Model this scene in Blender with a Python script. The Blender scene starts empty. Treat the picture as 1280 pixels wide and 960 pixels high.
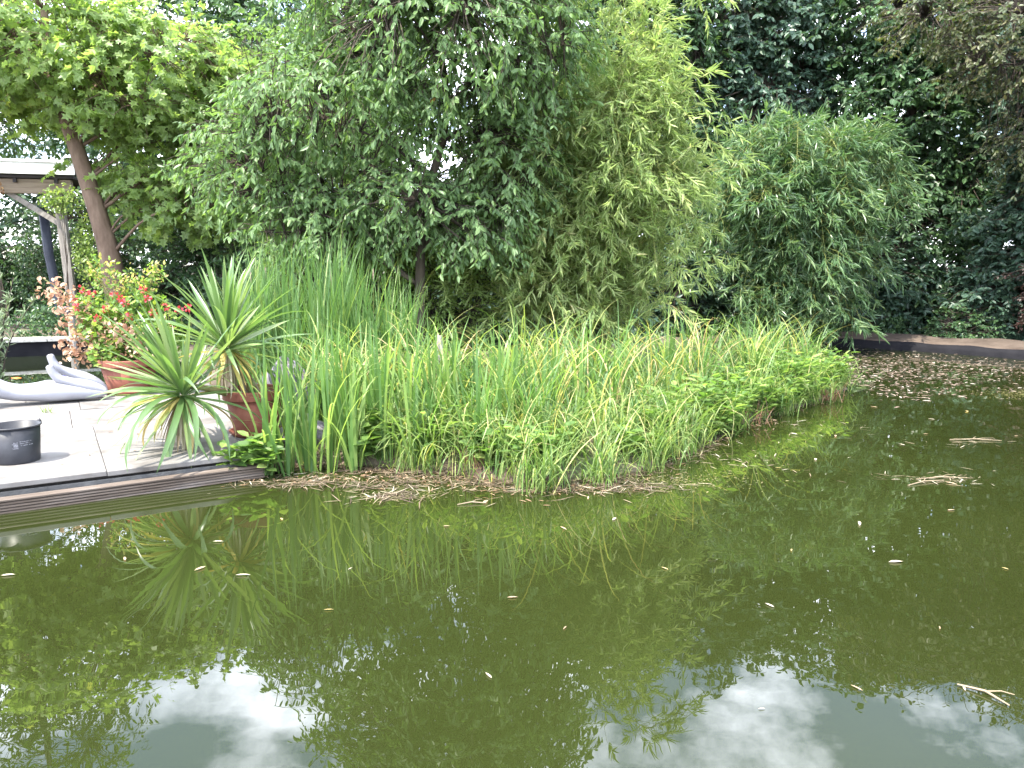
import bpy, math, random
import numpy as np
from mathutils import Vector, Matrix

random.seed(7)
rng = np.random.default_rng(7)
R = math.radians
scene = bpy.context.scene
col = scene.collection

# ------------------------------------------------------------------ camera
CAM_H = 1.75
cam_d = bpy.data.cameras.new('camera')
cam_d.sensor_width = 36.0
cam_d.lens = 27.0
cam_d.clip_start = 0.05
cam_d.clip_end = 2000.0
cam = bpy.data.objects.new('camera', cam_d)
col.objects.link(cam)
cam.location = (0, 0, CAM_H)
cam.rotation_euler = (R(90 - 8.59), 0, 0)
scene.camera = cam

# ------------------------------------------------------------------ sky and sun
SUN_AZ = R(-128)         # measured from +Y towards +X (negative = to the left)
SUN_EL = R(59)
world = bpy.data.worlds.new('World')
scene.world = world
world.use_nodes = True
nt = world.node_tree
for n in list(nt.nodes):
    nt.nodes.remove(n)
W = nt.nodes.new
out = W('ShaderNodeOutputWorld')
bg = W('ShaderNodeBackground'); bg.inputs['Strength'].default_value = 0.15
sky = W('ShaderNodeTexSky'); sky.sky_type = 'NISHITA'; sky.sun_disc = False
sky.sun_elevation = SUN_EL; sky.sun_rotation = SUN_AZ
sky.air_density = 1.0; sky.dust_density = 0.6; sky.ozone_density = 1.0
tc = W('ShaderNodeTexCoord')
sep = W('ShaderNodeSeparateXYZ'); nt.links.new(tc.outputs['Generated'], sep.inputs[0])
zc = W('ShaderNodeMath'); zc.operation = 'MAXIMUM'; zc.inputs[1].default_value = 0.0
nt.links.new(sep.outputs[2], zc.inputs[0])
za = W('ShaderNodeMath'); za.operation = 'ADD'; za.inputs[1].default_value = 0.22
nt.links.new(zc.outputs[0], za.inputs[0])
dv = W('ShaderNodeVectorMath'); dv.operation = 'DIVIDE'
cmb = W('ShaderNodeCombineXYZ')
for i in range(2):
    nt.links.new(za.outputs[0], cmb.inputs[i])
cmb.inputs[2].default_value = 1.0
nt.links.new(tc.outputs['Generated'], dv.inputs[0]); nt.links.new(cmb.outputs[0], dv.inputs[1])
nz = W('ShaderNodeTexNoise'); nz.inputs['Scale'].default_value = 2.3
nz.inputs['Detail'].default_value = 9.0; nz.inputs['Roughness'].default_value = 0.58
nt.links.new(dv.outputs[0], nz.inputs['Vector'])
rp = W('ShaderNodeValToRGB')
rp.color_ramp.elements[0].position = 0.45; rp.color_ramp.elements[0].color = (0.06, 0.06, 0.06, 1)
rp.color_ramp.elements[1].position = 0.58; rp.color_ramp.elements[1].color = (1, 1, 1, 1)
nt.links.new(nz.outputs['Fac'], rp.inputs[0])
nz2 = W('ShaderNodeTexNoise'); nz2.inputs['Scale'].default_value = 3.1; nz2.inputs['Detail'].default_value = 6.0
nt.links.new(dv.outputs[0], nz2.inputs['Vector'])
cr = W('ShaderNodeValToRGB')
cr.color_ramp.elements[0].position = 0.3; cr.color_ramp.elements[0].color = (14, 15, 18, 1)
cr.color_ramp.elements[1].position = 0.7; cr.color_ramp.elements[1].color = (23, 24, 26.5, 1)
nt.links.new(nz2.outputs['Fac'], cr.inputs[0])
mx = W('ShaderNodeMixRGB')
nt.links.new(rp.outputs[0], mx.inputs[0]); nt.links.new(sky.outputs[0], mx.inputs[1]); nt.links.new(cr.outputs[0], mx.inputs[2])
nt.links.new(mx.outputs[0], bg.inputs['Color']); nt.links.new(bg.outputs[0], out.inputs[0])

sun_d = bpy.data.lights.new('sun', 'SUN')
sun_d.energy = 5.0; sun_d.angle = R(0.53); sun_d.color = (1.0, 0.94, 0.82)
sun = bpy.data.objects.new('sun', sun_d); col.objects.link(sun)
to_sun = Vector((math.sin(SUN_AZ) * math.cos(SUN_EL), math.cos(SUN_AZ) * math.cos(SUN_EL), math.sin(SUN_EL)))
sun.rotation_euler = to_sun.to_track_quat('Z', 'Y').to_euler()

vs = scene.view_settings
vs.view_transform = 'Standard'; vs.look = 'None'; vs.exposure = 1.68; vs.gamma = 1.0; vs.use_curve_mapping = False
scene.render.engine = 'CYCLES'
scene.cycles.max_bounces = 8; scene.cycles.diffuse_bounces = 3; scene.cycles.glossy_bounces = 3
scene.cycles.transmission_bounces = 4; scene.cycles.use_denoising = True

# ------------------------------------------------------------------ materials
def new_mat(name):
    m = bpy.data.materials.new(name); m.use_nodes = True
    t = m.node_tree
    for n in list(t.nodes):
        t.nodes.remove(n)
    o = t.nodes.new('ShaderNodeOutputMaterial')
    return m, t, o

def ramp(t, cols):
    r = t.nodes.new('ShaderNodeValToRGB')
    e = r.color_ramp.elements
    while len(e) < len(cols):
        e.new(0.5)
    for i, (p, c) in enumerate(cols):
        e[i].position = p; e[i].color = (*c, 1)
    return r

def leaf_mat(name, cols, trans=0.42, tboost=(1.5, 1.6, 0.75), rough=0.42, spec=0.35, desat=0.10):
    """leaf: reflecting side plus light coming through; colour by a per-leaf value"""
    m, t, o = new_mat(name)
    a = t.nodes.new('ShaderNodeAttribute'); a.attribute_name = 'tone'
    cols = [(q, tuple(v * (1 - desat) + desat * (0.3 * c[0] + 0.6 * c[1] + 0.1 * c[2]) for v in c)) for q, c in cols]
    r = ramp(t, cols)
    t.links.new(a.outputs['Fac'], r.inputs[0])
    p = t.nodes.new('ShaderNodeBsdfPrincipled')
    p.inputs['Roughness'].default_value = rough
    p.inputs['Specular IOR Level'].default_value = spec
    t.links.new(r.outputs[0], p.inputs['Base Color'])
    tr = t.nodes.new('ShaderNodeBsdfTranslucent')
    mul = t.nodes.new('ShaderNodeMixRGB'); mul.blend_type = 'MULTIPLY'; mul.inputs[0].default_value = 1
    mul.inputs[2].default_value = (*tboost, 1)
    t.links.new(r.outputs[0], mul.inputs[1]); t.links.new(mul.outputs[0], tr.inputs['Color'])
    mix = t.nodes.new('ShaderNodeMixShader'); mix.inputs[0].default_value = trans
    t.links.new(p.outputs[0], mix.inputs[1]); t.links.new(tr.outputs[0], mix.inputs[2])
    t.links.new(mix.outputs[0], o.inputs[0])
    return m

def noise_mat(name, cols, scale=8.0, detail=6.0, rough=0.8, bump=0.3, stretch=(1, 1, 1), spec=0.3, metallic=0.0, dist=0.02, coord='Object'):
    m, t, o = new_mat(name)
    c = t.nodes.new('ShaderNodeTexCoord')
    mp = t.nodes.new('ShaderNodeMapping'); mp.inputs['Scale'].default_value = stretch
    t.links.new(c.outputs[coord], mp.inputs[0])
    n = t.nodes.new('ShaderNodeTexNoise'); n.inputs['Scale'].default_value = scale; n.inputs['Detail'].default_value = detail
    n.inputs['Roughness'].default_value = 0.62
    t.links.new(mp.outputs[0], n.inputs['Vector'])
    r = ramp(t, cols); t.links.new(n.outputs['Fac'], r.inputs[0])
    p = t.nodes.new('ShaderNodeBsdfPrincipled')
    p.inputs['Roughness'].default_value = rough; p.inputs['Specular IOR Level'].default_value = spec
    p.inputs['Metallic'].default_value = metallic
    t.links.new(r.outputs[0], p.inputs['Base Color'])
    if bump > 0:
        b = t.nodes.new('ShaderNodeBump'); b.inputs['Strength'].default_value = bump; b.inputs['Distance'].default_value = dist
        n2 = t.nodes.new('ShaderNodeTexNoise'); n2.inputs['Scale'].default_value = scale * 3; n2.inputs['Detail'].default_value = 5
        t.links.new(mp.outputs[0], n2.inputs['Vector'])
        t.links.new(n2.outputs['Fac'], b.inputs['Height']); t.links.new(b.outputs[0], p.inputs['Normal'])
    t.links.new(p.outputs[0], o.inputs[0])
    return m

def water_mat(name, base):
    m, t, o = new_mat(name)
    p = t.nodes.new('ShaderNodeBsdfPrincipled')
    c = t.nodes.new('ShaderNodeTexCoord')
    n = t.nodes.new('ShaderNodeTexNoise'); n.inputs['Scale'].default_value = 0.45; n.inputs['Detail'].default_value = 3
    t.links.new(c.outputs['Object'], n.inputs['Vector'])
    r = ramp(t, [(0.3, tuple(v * 0.88 for v in base)), (0.7, tuple(v * 1.12 for v in base))])
    t.links.new(n.outputs['Fac'], r.inputs[0]); t.links.new(r.outputs[0], p.inputs['Base Color'])
    p.inputs['Roughness'].default_value = 0.0; p.inputs['IOR'].default_value = 1.62
    n2 = t.nodes.new('ShaderNodeTexNoise'); n2.inputs['Scale'].default_value = 2.6; n2.inputs['Detail'].default_value = 2
    mp = t.nodes.new('ShaderNodeMapping'); mp.inputs['Scale'].default_value = (1, 1.6, 1)
    t.links.new(c.outputs['Object'], mp.inputs[0]); t.links.new(mp.outputs[0], n2.inputs['Vector'])
    b = t.nodes.new('ShaderNodeBump'); b.inputs['Strength'].default_value = 0.05; b.inputs['Distance'].default_value = 0.012
    t.links.new(n2.outputs['Fac'], b.inputs['Height']); t.links.new(b.outputs[0], p.inputs['Normal'])
    t.links.new(p.outputs[0], o.inputs[0])
    return m

M = {}
M['water'] = water_mat('pond water', (0.0150, 0.0195, 0.0048))
M['water_dark'] = water_mat('basin water', (0.012, 0.016, 0.008))
M['maple'] = leaf_mat('maple leaf', [(0.0, (0.13, 0.20, 0.06)), (0.6, (0.22, 0.32, 0.095)), (0.95, (0.33, 0.42, 0.14)), (1.0, (0.50, 0.40, 0.08))], 0.52)
M['cherry'] = leaf_mat('cherry leaf', [(0.0, (0.08, 0.15, 0.055)), (0.7, (0.14, 0.235, 0.08)), (0.99, (0.14, 0.22, 0.075)), (1.0, (0.42, 0.12, 0.04))], 0.45)
M['hazel'] = leaf_mat('hazel leaf', [(0.0, (0.07, 0.125, 0.045)), (0.7, (0.135, 0.215, 0.07)), (1.0, (0.21, 0.29, 0.11))], 0.45)
M['shrub'] = leaf_mat('shrub leaf', [(0.0, (0.12, 0.19, 0.05)), (0.7, (0.20, 0.29, 0.07)), (1.0, (0.30, 0.36, 0.10))], 0.45)
M['dark'] = leaf_mat('evergreen leaf', [(0.0, (0.028, 0.060, 0.043)), (0.7, (0.053, 0.105, 0.064)), (1.0, (0.09, 0.15, 0.075))], 0.3, rough=0.38)
M['ivy'] = leaf_mat('ivy leaf', [(0.0, (0.028, 0.064, 0.028)), (0.7, (0.055, 0.115, 0.042)), (1.0, (0.11, 0.19, 0.06))], 0.3, rough=0.35)
M['olivebrown'] = leaf_mat('autumn oak leaf', [(0.0, (0.035, 0.055, 0.020)), (0.6, (0.07, 0.085, 0.030)), (1.0, (0.15, 0.13, 0.06))], 0.35)
M['redleaf'] = leaf_mat('copper leaf', [(0.0, (0.026, 0.018, 0.016)), (1.0, (0.060, 0.028, 0.024))], 0.25)
M['bamboo'] = leaf_mat('bamboo leaf', [(0.0, (0.145, 0.225, 0.065)), (0.55, (0.25, 0.33, 0.105)), (0.9, (0.40, 0.45, 0.19)), (1.0, (0.50, 0.44, 0.22))], 0.48, tboost=(1.35, 1.45, 0.85))
M['bamboo_d'] = leaf_mat('bamboo leaf deep green', [(0.0, (0.05, 0.11, 0.045)), (0.6, (0.095, 0.175, 0.068)), (1.0, (0.21, 0.29, 0.13))], 0.38, rough=0.33, spec=0.5)
M['ash'] = leaf_mat('ash leaf', [(0.0, (0.04, 0.09, 0.025)), (1.0, (0.09, 0.16, 0.04))], 0.42)
M['iris'] = leaf_mat('iris leaf', [(0.0, (0.075, 0.16, 0.045)), (0.6, (0.13, 0.235, 0.055)), (0.9, (0.22, 0.31, 0.08)), (1.0, (0.42, 0.38, 0.12))], 0.48)
M['cattail'] = leaf_mat('cattail leaf', [(0.0, (0.065, 0.145, 0.045)), (0.8, (0.12, 0.215, 0.055)), (1.0, (0.24, 0.30, 0.09))], 0.45)
M['sedge'] = leaf_mat('sedge leaf', [(0.0, (0.065, 0.135, 0.03)), (0.5, (0.13, 0.21, 0.045)), (0.82, (0.25, 0.31, 0.085)), (1.0, (0.45, 0.40, 0.16))], 0.45)
M['herb'] = leaf_mat('herb leaf', [(0.0, (0.085, 0.17, 0.035)), (0.7, (0.15, 0.25, 0.05)), (1.0, (0.26, 0.35, 0.09))], 0.48)
M['yucca'] = leaf_mat('yucca leaf', [(0.0, (0.065, 0.13, 0.04)), (0.7, (0.11, 0.19, 0.055)), (1.0, (0.20, 0.27, 0.10))], 0.36, rough=0.32, spec=0.5)
M['yellowleaf'] = leaf_mat('yellowing leaf', [(0.0, (0.36, 0.36, 0.07)), (0.5, (0.45, 0.36, 0.08)), (1.0, (0.42, 0.31, 0.16))], 0.35, tboost=(1.2, 1.15, 0.8))
M['dry'] = leaf_mat('dry leaf', [(0.0, (0.15, 0.085, 0.045)), (0.5, (0.27, 0.155, 0.085)), (1.0, (0.36, 0.28, 0.18))], 0.3, tboost=(1.2, 1.1, 0.8), rough=0.7)
M['straw'] = leaf_mat('straw', [(0.0, (0.12, 0.085, 0.05)), (0.6, (0.27, 0.21, 0.13)), (1.0, (0.50, 0.46, 0.36))], 0.25, tboost=(1.1, 1.1, 0.9), rough=0.7)
M['redgrass'] = leaf_mat('dead reddish grass', [(0.0, (0.13, 0.06, 0.038)), (1.0, (0.27, 0.15, 0.085))], 0.3, tboost=(1.2, 1.0, 0.8))
M['peach'] = leaf_mat('peach dry leaf', [(0.0, (0.26, 0.13, 0.08)), (0.5, (0.42, 0.24, 0.15)), (1.0, (0.52, 0.38, 0.26))], 0.35, tboost=(1.2, 1.1, 0.9), rough=0.7)
M['oleander'] = leaf_mat('grey green leaf', [(0.0, (0.13, 0.19, 0.09)), (1.0, (0.30, 0.36, 0.22))], 0.3, tboost=(1.1, 1.2, 0.7))
M['geranium'] = leaf_mat('geranium leaf', [(0.0, (0.08, 0.17, 0.03)), (0.6, (0.16, 0.28, 0.04)), (1.0, (0.32, 0.38, 0.06))], 0.45)
M['petal'] = leaf_mat('geranium petal', [(0.0, (0.42, 0.02, 0.025)), (0.6, (0.52, 0.05, 0.055)), (1.0, (0.55, 0.15, 0.19))], 0.35, tboost=(1.2, 1, 1))
M['bark'] = noise_mat('bark', [(0.3, (0.028, 0.022, 0.018)), (0.7, (0.08, 0.062, 0.048))], 9, rough=0.9, bump=0.7, stretch=(1, 1, 0.25))
M['bark_maple'] = noise_mat('maple bark', [(0.3, (0.09, 0.058, 0.04)), (0.7, (0.18, 0.125, 0.09))], 7, rough=0.9, bump=0.6, stretch=(1, 1, 0.3))
M['culm'] = noise_mat('bamboo culm', [(0.3, (0.10, 0.14, 0.03)), (0.7, (0.24, 0.24, 0.07))], 6, rough=0.45, bump=0.1)
M['stem'] = noise_mat('green stem', [(0.3, (0.10, 0.13, 0.04)), (0.7, (0.20, 0.17, 0.07))], 12, rough=0.6, bump=0.1)
M['slab'] = noise_mat('concrete paving', [(0.28, (0.065, 0.057, 0.050)), (0.42, (0.115, 0.105, 0.096)), (0.52, (0.155, 0.145, 0.137)), (0.72, (0.19, 0.18, 0.172))], 2.2, detail=10, rough=0.85, bump=0.35, dist=0.004)
M['slab_edge'] = noise_mat('weathered slab', [(0.3, (0.20, 0.19, 0.17)), (0.7, (0.45, 0.44, 0.42))], 20, rough=0.9, bump=0.4, dist=0.004)
M['timber'] = noise_mat('weathered timber', [(0.3, (0.045, 0.032, 0.024)), (0.5, (0.10, 0.078, 0.062)), (0.75, (0.21, 0.18, 0.16))], 6, detail=8, rough=0.85, bump=0.5, stretch=(0.25, 3, 3), dist=0.004)
M['old_wood'] = noise_mat('grey post timber', [(0.3, (0.16, 0.14, 0.13)), (0.7, (0.34, 0.31, 0.28))], 5, rough=0.85, bump=0.4, stretch=(3, 3, 0.3))
M['beam'] = noise_mat('brown beam timber', [(0.3, (0.16, 0.12, 0.09)), (0.7, (0.30, 0.24, 0.18))], 5, rough=0.85, bump=0.4, stretch=(0.3, 3, 3))
M['white_paint'] = noise_mat('white painted fascia', [(0.25, (0.66, 0.66, 0.64)), (0.5, (0.80, 0.80, 0.79))], 3, rough=0.5, bump=0.05)
M['dark_metal'] = noise_mat('dark grey metal', [(0.3, (0.035, 0.04, 0.06)), (0.7, (0.06, 0.065, 0.09))], 5, rough=0.45, bump=0.05)
M['felt'] = noise_mat('roof felt', [(0.3, (0.05, 0.05, 0.05)), (0.7, (0.10, 0.10, 0.10))], 8, rough=0.95)
M['soffit'] = noise_mat('dark soffit', [(0.3, (0.03, 0.028, 0.03)), (0.7, (0.06, 0.05, 0.05))], 6, rough=0.9)
M['liner'] = noise_mat('black pond liner', [(0.3, (0.006, 0.006, 0.008)), (0.7, (0.014, 0.0135, 0.016))], 3, rough=0.8, bump=0.5, spec=0.1)
M['terracotta'] = noise_mat('terracotta', [(0.25, (0.11, 0.036, 0.024)), (0.5, (0.175, 0.060, 0.039)), (0.8, (0.23, 0.098, 0.065))], 7, rough=0.75, bump=0.15, dist=0.004)
M['soil'] = noise_mat('potting soil', [(0.3, (0.03, 0.02, 0.015)), (0.7, (0.09, 0.07, 0.05))], 30, rough=0.95, bump=0.8)
M['bucket'] = noise_mat('black plastic', [(0.3, (0.016, 0.017, 0.021)), (0.7, (0.034, 0.035, 0.041))], 9, rough=0.42, bump=0.05, dist=0.002)
M['print'] = noise_mat('worn white print', [(0.38, (0.03, 0.03, 0.035)), (0.62, (0.22, 0.22, 0.24))], 60, rough=0.6, bump=0)
M['statue'] = noise_mat('white silver paint', [(0.25, (0.18, 0.18, 0.21)), (0.5, (0.27, 0.27, 0.30)), (0.8, (0.33, 0.33, 0.36))], 3.2, detail=8, rough=0.38, bump=0.15, dist=0.004, spec=0.5)
M['rock'] = noise_mat('lilac grey stone', [(0.3, (0.09, 0.08, 0.095)), (0.7, (0.19, 0.175, 0.20))], 6, detail=9, rough=0.9, bump=0.6)
M['pewter'] = noise_mat('grey glazed metal', [(0.3, (0.06, 0.065, 0.09)), (0.7, (0.12, 0.13, 0.17))], 4, rough=0.25, bump=0.02, metallic=0.4)
M['bluepot'] = noise_mat('blue glaze', [(0.3, (0.03, 0.03, 0.14)), (0.7, (0.06, 0.06, 0.25))], 4, rough=0.3, bump=0.02)
M['deadmat'] = leaf_mat('rotting stems', [(0.0, (0.045, 0.030, 0.020)), (0.6, (0.12, 0.082, 0.05)), (0.9, (0.21, 0.16, 0.10)), (1.0, (0.38, 0.33, 0.24))], 0.2, tboost=(1.1, 1.0, 0.8), rough=0.7)
M['fadedleaf'] = leaf_mat('faded floating leaf', [(0.0, (0.07, 0.045, 0.032)), (0.5, (0.18, 0.125, 0.09)), (0.85, (0.30, 0.235, 0.185)), (1.0, (0.46, 0.41, 0.35))], 0.15, tboost=(1, 1, 0.9), rough=0.6)
M['moss'] = leaf_mat('olive moss', [(0.0, (0.06, 0.06, 0.02)), (0.6, (0.12, 0.115, 0.035)), (1.0, (0.20, 0.17, 0.07))], 0.2)
M['pad'] = leaf_mat('lily pad', [(0.0, (0.12, 0.22, 0.06)), (1.0, (0.22, 0.30, 0.10))], 0.1, rough=0.3)
M['joint'] = noise_mat('sandy joint', [(0.3, (0.05, 0.045, 0.04)), (0.7, (0.10, 0.09, 0.08))], 20, rough=0.95)
M['path'] = noise_mat('trodden gravel path', [(0.3, (0.045, 0.032, 0.024)), (0.7, (0.095, 0.072, 0.056))], 2.5, detail=10, rough=0.95, bump=0.5)
M['koi'] = noise_mat('orange fish', [(0.3, (0.45, 0.10, 0.02)), (0.7, (0.65, 0.22, 0.05))], 6, rough=0.4, bump=0)

# ground: soil with mossy, grassy patches
gm, gt, go_ = new_mat('garden soil')
c_ = gt.nodes.new('ShaderNodeTexCoord')
n1 = gt.nodes.new('ShaderNodeTexNoise'); n1.inputs['Scale'].default_value = 0.9; n1.inputs['Detail'].default_value = 8
gt.links.new(c_.outputs['Object'], n1.inputs['Vector'])
r1 = ramp(gt, [(0.35, (0.055, 0.038, 0.026)), (0.5, (0.10, 0.075, 0.052)), (0.62, (0.06, 0.085, 0.028)), (0.8, (0.045, 0.08, 0.022))])
gt.links.new(n1.outputs['Fac'], r1.inputs[0])
pb = gt.nodes.new('ShaderNodeBsdfPrincipled'); pb.inputs['Roughness'].default_value = 0.95
gt.links.new(r1.outputs[0], pb.inputs['Base Color'])
n2_ = gt.nodes.new('ShaderNodeTexNoise'); n2_.inputs['Scale'].default_value = 22; n2_.inputs['Detail'].default_value = 6
gt.links.new(c_.outputs['Object'], n2_.inputs['Vector'])
bb = gt.nodes.new('ShaderNodeBump'); bb.inputs['Strength'].default_value = 0.8; bb.inputs['Distance'].default_value = 0.03
gt.links.new(n2_.outputs['Fac'], bb.inputs['Height']); gt.links.new(bb.outputs[0], pb.inputs['Normal'])
gt.links.new(pb.outputs[0], go_.inputs[0])
M['ground'] = gm

# ------------------------------------------------------------------ mesh helpers
class MB:
    """collects polygon blocks and links them as one mesh object"""
    def __init__(self):
        self.v = []; self.blocks = []; self.n = 0
    def add(self, V, F, tone=None, mi=0):
        V = np.asarray(V, dtype=np.float32).reshape(-1, 3); F = np.asarray(F, dtype=np.int32)
        t = np.full(len(F), 0.5, np.float32) if tone is None else np.broadcast_to(np.asarray(tone, np.float32), (len(F),))
        self.v.append(V); self.blocks.append((F + self.n, t, mi)); self.n += len(V)
        return self
    def mesh(self, name, mats, smooth=False):
        me = bpy.data.meshes.new(name)
        V = np.concatenate(self.v)
        me.vertices.add(len(V)); me.vertices.foreach_set('co', V.ravel())
        loops = np.concatenate([b[0].ravel() for b in self.blocks])
        sizes = np.concatenate([np.full(len(b[0]), b[0].shape[1], np.int32) for b in self.blocks])
        tones = np.concatenate([b[1] for b in self.blocks]).astype(np.float32)
        mis = np.concatenate([np.full(len(b[0]), b[2], np.int32) for b in self.blocks])
        me.loops.add(len(loops)); me.loops.foreach_set('vertex_index', loops)
        starts = np.concatenate(([0], np.cumsum(sizes)[:-1])).astype(np.int32)
        me.polygons.add(len(sizes)); me.polygons.foreach_set('loop_start', starts)
        me.polygons.foreach_set('material_index', mis)
        me.polygons.foreach_set('use_smooth', np.full(len(sizes), smooth, dtype=bool))
        a = me.attributes.new('tone', 'FLOAT', 'FACE'); a.data.foreach_set('value', tones)
        for m in (mats if isinstance(mats, (list, tuple)) else [mats]):
            me.materials.append(m)
        me.update(calc_edges=True); me.validate()
        return me
    def build(self, name, mats, parent=None, smooth=False):
        return link(name, self.mesh(name, mats, smooth), parent)

def link(name, data, parent=None):
    o = bpy.data.objects.new(name, data); col.objects.link(o)
    if parent is not None:
        o.parent = parent
    return o

def tag(o, label=None, cat=None, group=None, kind=None):
    if label: o['label'] = label
    if cat: o['category'] = cat
    if group: o['group'] = group
    if kind: o['kind'] = kind
    return o

def empty(name, loc=(0, 0, 0), rz=0.0, label=None, cat=None, group=None):
    o = bpy.data.objects.new(name, None); col.objects.link(o)
    o.location = loc; o.rotation_euler = (0, 0, rz); o.empty_display_size = 0.1
    return tag(o, label, cat, group)

def norm(a):
    return a / np.maximum(np.linalg.norm(a, axis=-1, keepdims=True), 1e-9)

def rot_scatter(n):
    return norm(rng.normal(size=(n, 3)))

LEAF = {  # half outlines from base to tip: (along, across, lift)
    'oval':   [(0.0, 0.0, 0.0), (0.30, 0.42, 0.10), (0.68, 0.36, 0.06), (1.0, 0.0, -0.10)],
    'lance':  [(0.0, 0.0, 0.0), (0.25, 0.5, 0.15), (0.60, 0.38, 0.05), (1.0, 0.0, -0.6)],
    'maple':  [(0.0, 0.0, 0.0), (0.10, 0.50, 0.05), (0.36, 0.24, 0.02), (0.62, 0.52, -0.02), (0.66, 0.18, 0.0), (1.0, 0.0, -0.12)],
}
def leaves(mb, P, D, N, L, Wd, kind='oval', tone=None, mi=0):
    """many leaves at once: P base, D direction, N normal, L length, Wd width"""
    P = np.asarray(P); n = len(P)
    if n == 0: return
    D = norm(np.asarray(D)); N = np.asarray(N)
    N = norm(N - D * np.sum(N * D, axis=1, keepdims=True)); S = np.cross(D, N)
    h = LEAF[kind]; k = len(h)
    L = np.broadcast_to(L, (n,))[:, None]; Wd = np.broadcast_to(Wd, (n,))[:, None]
    vs_ = []
    for (a, b, c) in h:
        vs_.append(P + D * L * a + S * Wd * b + N * Wd * c)
    for (a, b, c) in h[1:-1][::-1]:
        vs_.append(P + D * L * a - S * Wd * b + N * Wd * c)
    m = 2 * k - 2
    V = np.stack(vs_, axis=1).reshape(-1, 3)
    base = (np.arange(n) * m)[:, None]
    f1 = base + np.arange(k)[None, :]
    f2 = base + np.array([0] + list(range(k - 1, m)))[None, :]
    F = np.stack([f1, f2], axis=1).reshape(-1, k)
    t = rng.random(n) if tone is None else np.broadcast_to(tone, (n,))
    mb.add(V, F, np.repeat(t, 2), mi)

def tube(mb, pts, radii, sides=6, tone=0.5, mi=0, cap=True):
    pts = np.asarray(pts, float); k = len(pts)
    radii = np.broadcast_to(radii, (k,))
    T = np.gradient(pts, axis=0); T = norm(T)
    ref = np.array([0.31, 0.87, 0.2]) if abs(T[0][2]) > 0.8 else np.array([0, 0, 1.0])
    A = norm(np.cross(T, ref)); B = np.cross(T, A)
    ang = np.linspace(0, 2 * math.pi, sides, endpoint=False)
    V = pts[:, None, :] + radii[:, None, None] * (np.cos(ang)[None, :, None] * A[:, None, :] + np.sin(ang)[None, :, None] * B[:, None, :])
    i = np.arange(k - 1)[:, None] * sides; j = np.arange(sides)[None, :]; j2 = (j + 1) % sides
    F = np.stack([i + j, i + j2, i + sides + j2, i + sides + j], axis=-1).reshape(-1, 4)
    n0 = mb.n
    mb.add(V.reshape(-1, 3), F, tone, mi)
    if cap:
        mb.blocks.append((np.array([[n0 + q for q in range(sides)][::-1]], np.int32), np.array([tone], np.float32), mi))
        mb.blocks.append((np.array([[n0 + (k - 1) * sides + q for q in range(sides)]], np.int32), np.array([tone], np.float32), mi))

def twigs(mb, A, B, ra, rb, sag=0.1):
    """many thin three-sided twigs from A to B with a bent middle"""
    n = len(A)
    if n == 0: return
    mid = (A + B) / 2 + rng.normal(size=(n, 3)) * 0.06 * np.linalg.norm(B - A, axis=1, keepdims=True)
    mid[:, 2] += sag * np.linalg.norm(B - A, axis=1)
    T = norm(B - A); X = norm(np.cross(T, np.tile([0.13, 0.21, 0.97], (n, 1)))); Y = np.cross(T, X)
    rings = []
    for p, r in ((A, ra), (mid, (ra + rb) / 2), (B, rb)):
        for q in range(3):
            an = q * 2 * math.pi / 3
            rings.append(p + r * (math.cos(an) * X + math.sin(an) * Y))
    V = np.stack(rings, axis=1).reshape(-1, 3)
    base = (np.arange(n) * 9)[:, None]
    F = np.concatenate([base + np.array([[s * 3 + q, s * 3 + (q + 1) % 3, s * 3 + 3 + (q + 1) % 3, s * 3 + 3 + q]]) for s in range(2) for q in range(3)], axis=0)
    mb.add(V, F, 0.5)

def lathe(mb, prof, seg=40, tone=0.5, mi=0, squash=1.0):
    prof = np.asarray(prof, float); k = len(prof)
    ang = np.linspace(0, 2 * math.pi, seg, endpoint=False)
    V = np.stack([prof[:, 0][:, None] * np.cos(ang), prof[:, 0][:, None] * np.sin(ang) * squash, np.broadcast_to(prof[:, 1][:, None], (k, seg))], axis=-1)
    i = np.arange(k - 1)[:, None] * seg; j = np.arange(seg)[None, :]; j2 = (j + 1) % seg
    F = np.stack([i + j, i + j2, i + seg + j2, i + seg + j], axis=-1).reshape(-1, 4)
    mb.add(V.reshape(-1, 3), F, tone, mi)
    return mb

def box(mb, lo, hi, mi=0, jit=0.0):
    x0, y0, z0 = lo; x1, y1, z1 = hi
    V = np.array([[x0, y0, z0], [x1, y0, z0], [x1, y1, z0], [x0, y1, z0], [x0, y0, z1], [x1, y0, z1], [x1, y1, z1], [x0, y1, z1]], float)
    if jit: V = V + rng.normal(size=V.shape) * jit
    F = [[0, 3, 2, 1], [4, 5, 6, 7], [0, 1, 5, 4], [1, 2, 6, 5], [2, 3, 7, 6], [3, 0, 4, 7]]
    mb.add(V, F, 0.5, mi); return mb

def bevel(o, w=0.01, seg=2):
    b = o.modifiers.new('bevel', 'BEVEL'); b.width = w; b.segments = seg; b.limit_method = 'ANGLE'
    return o

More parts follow.
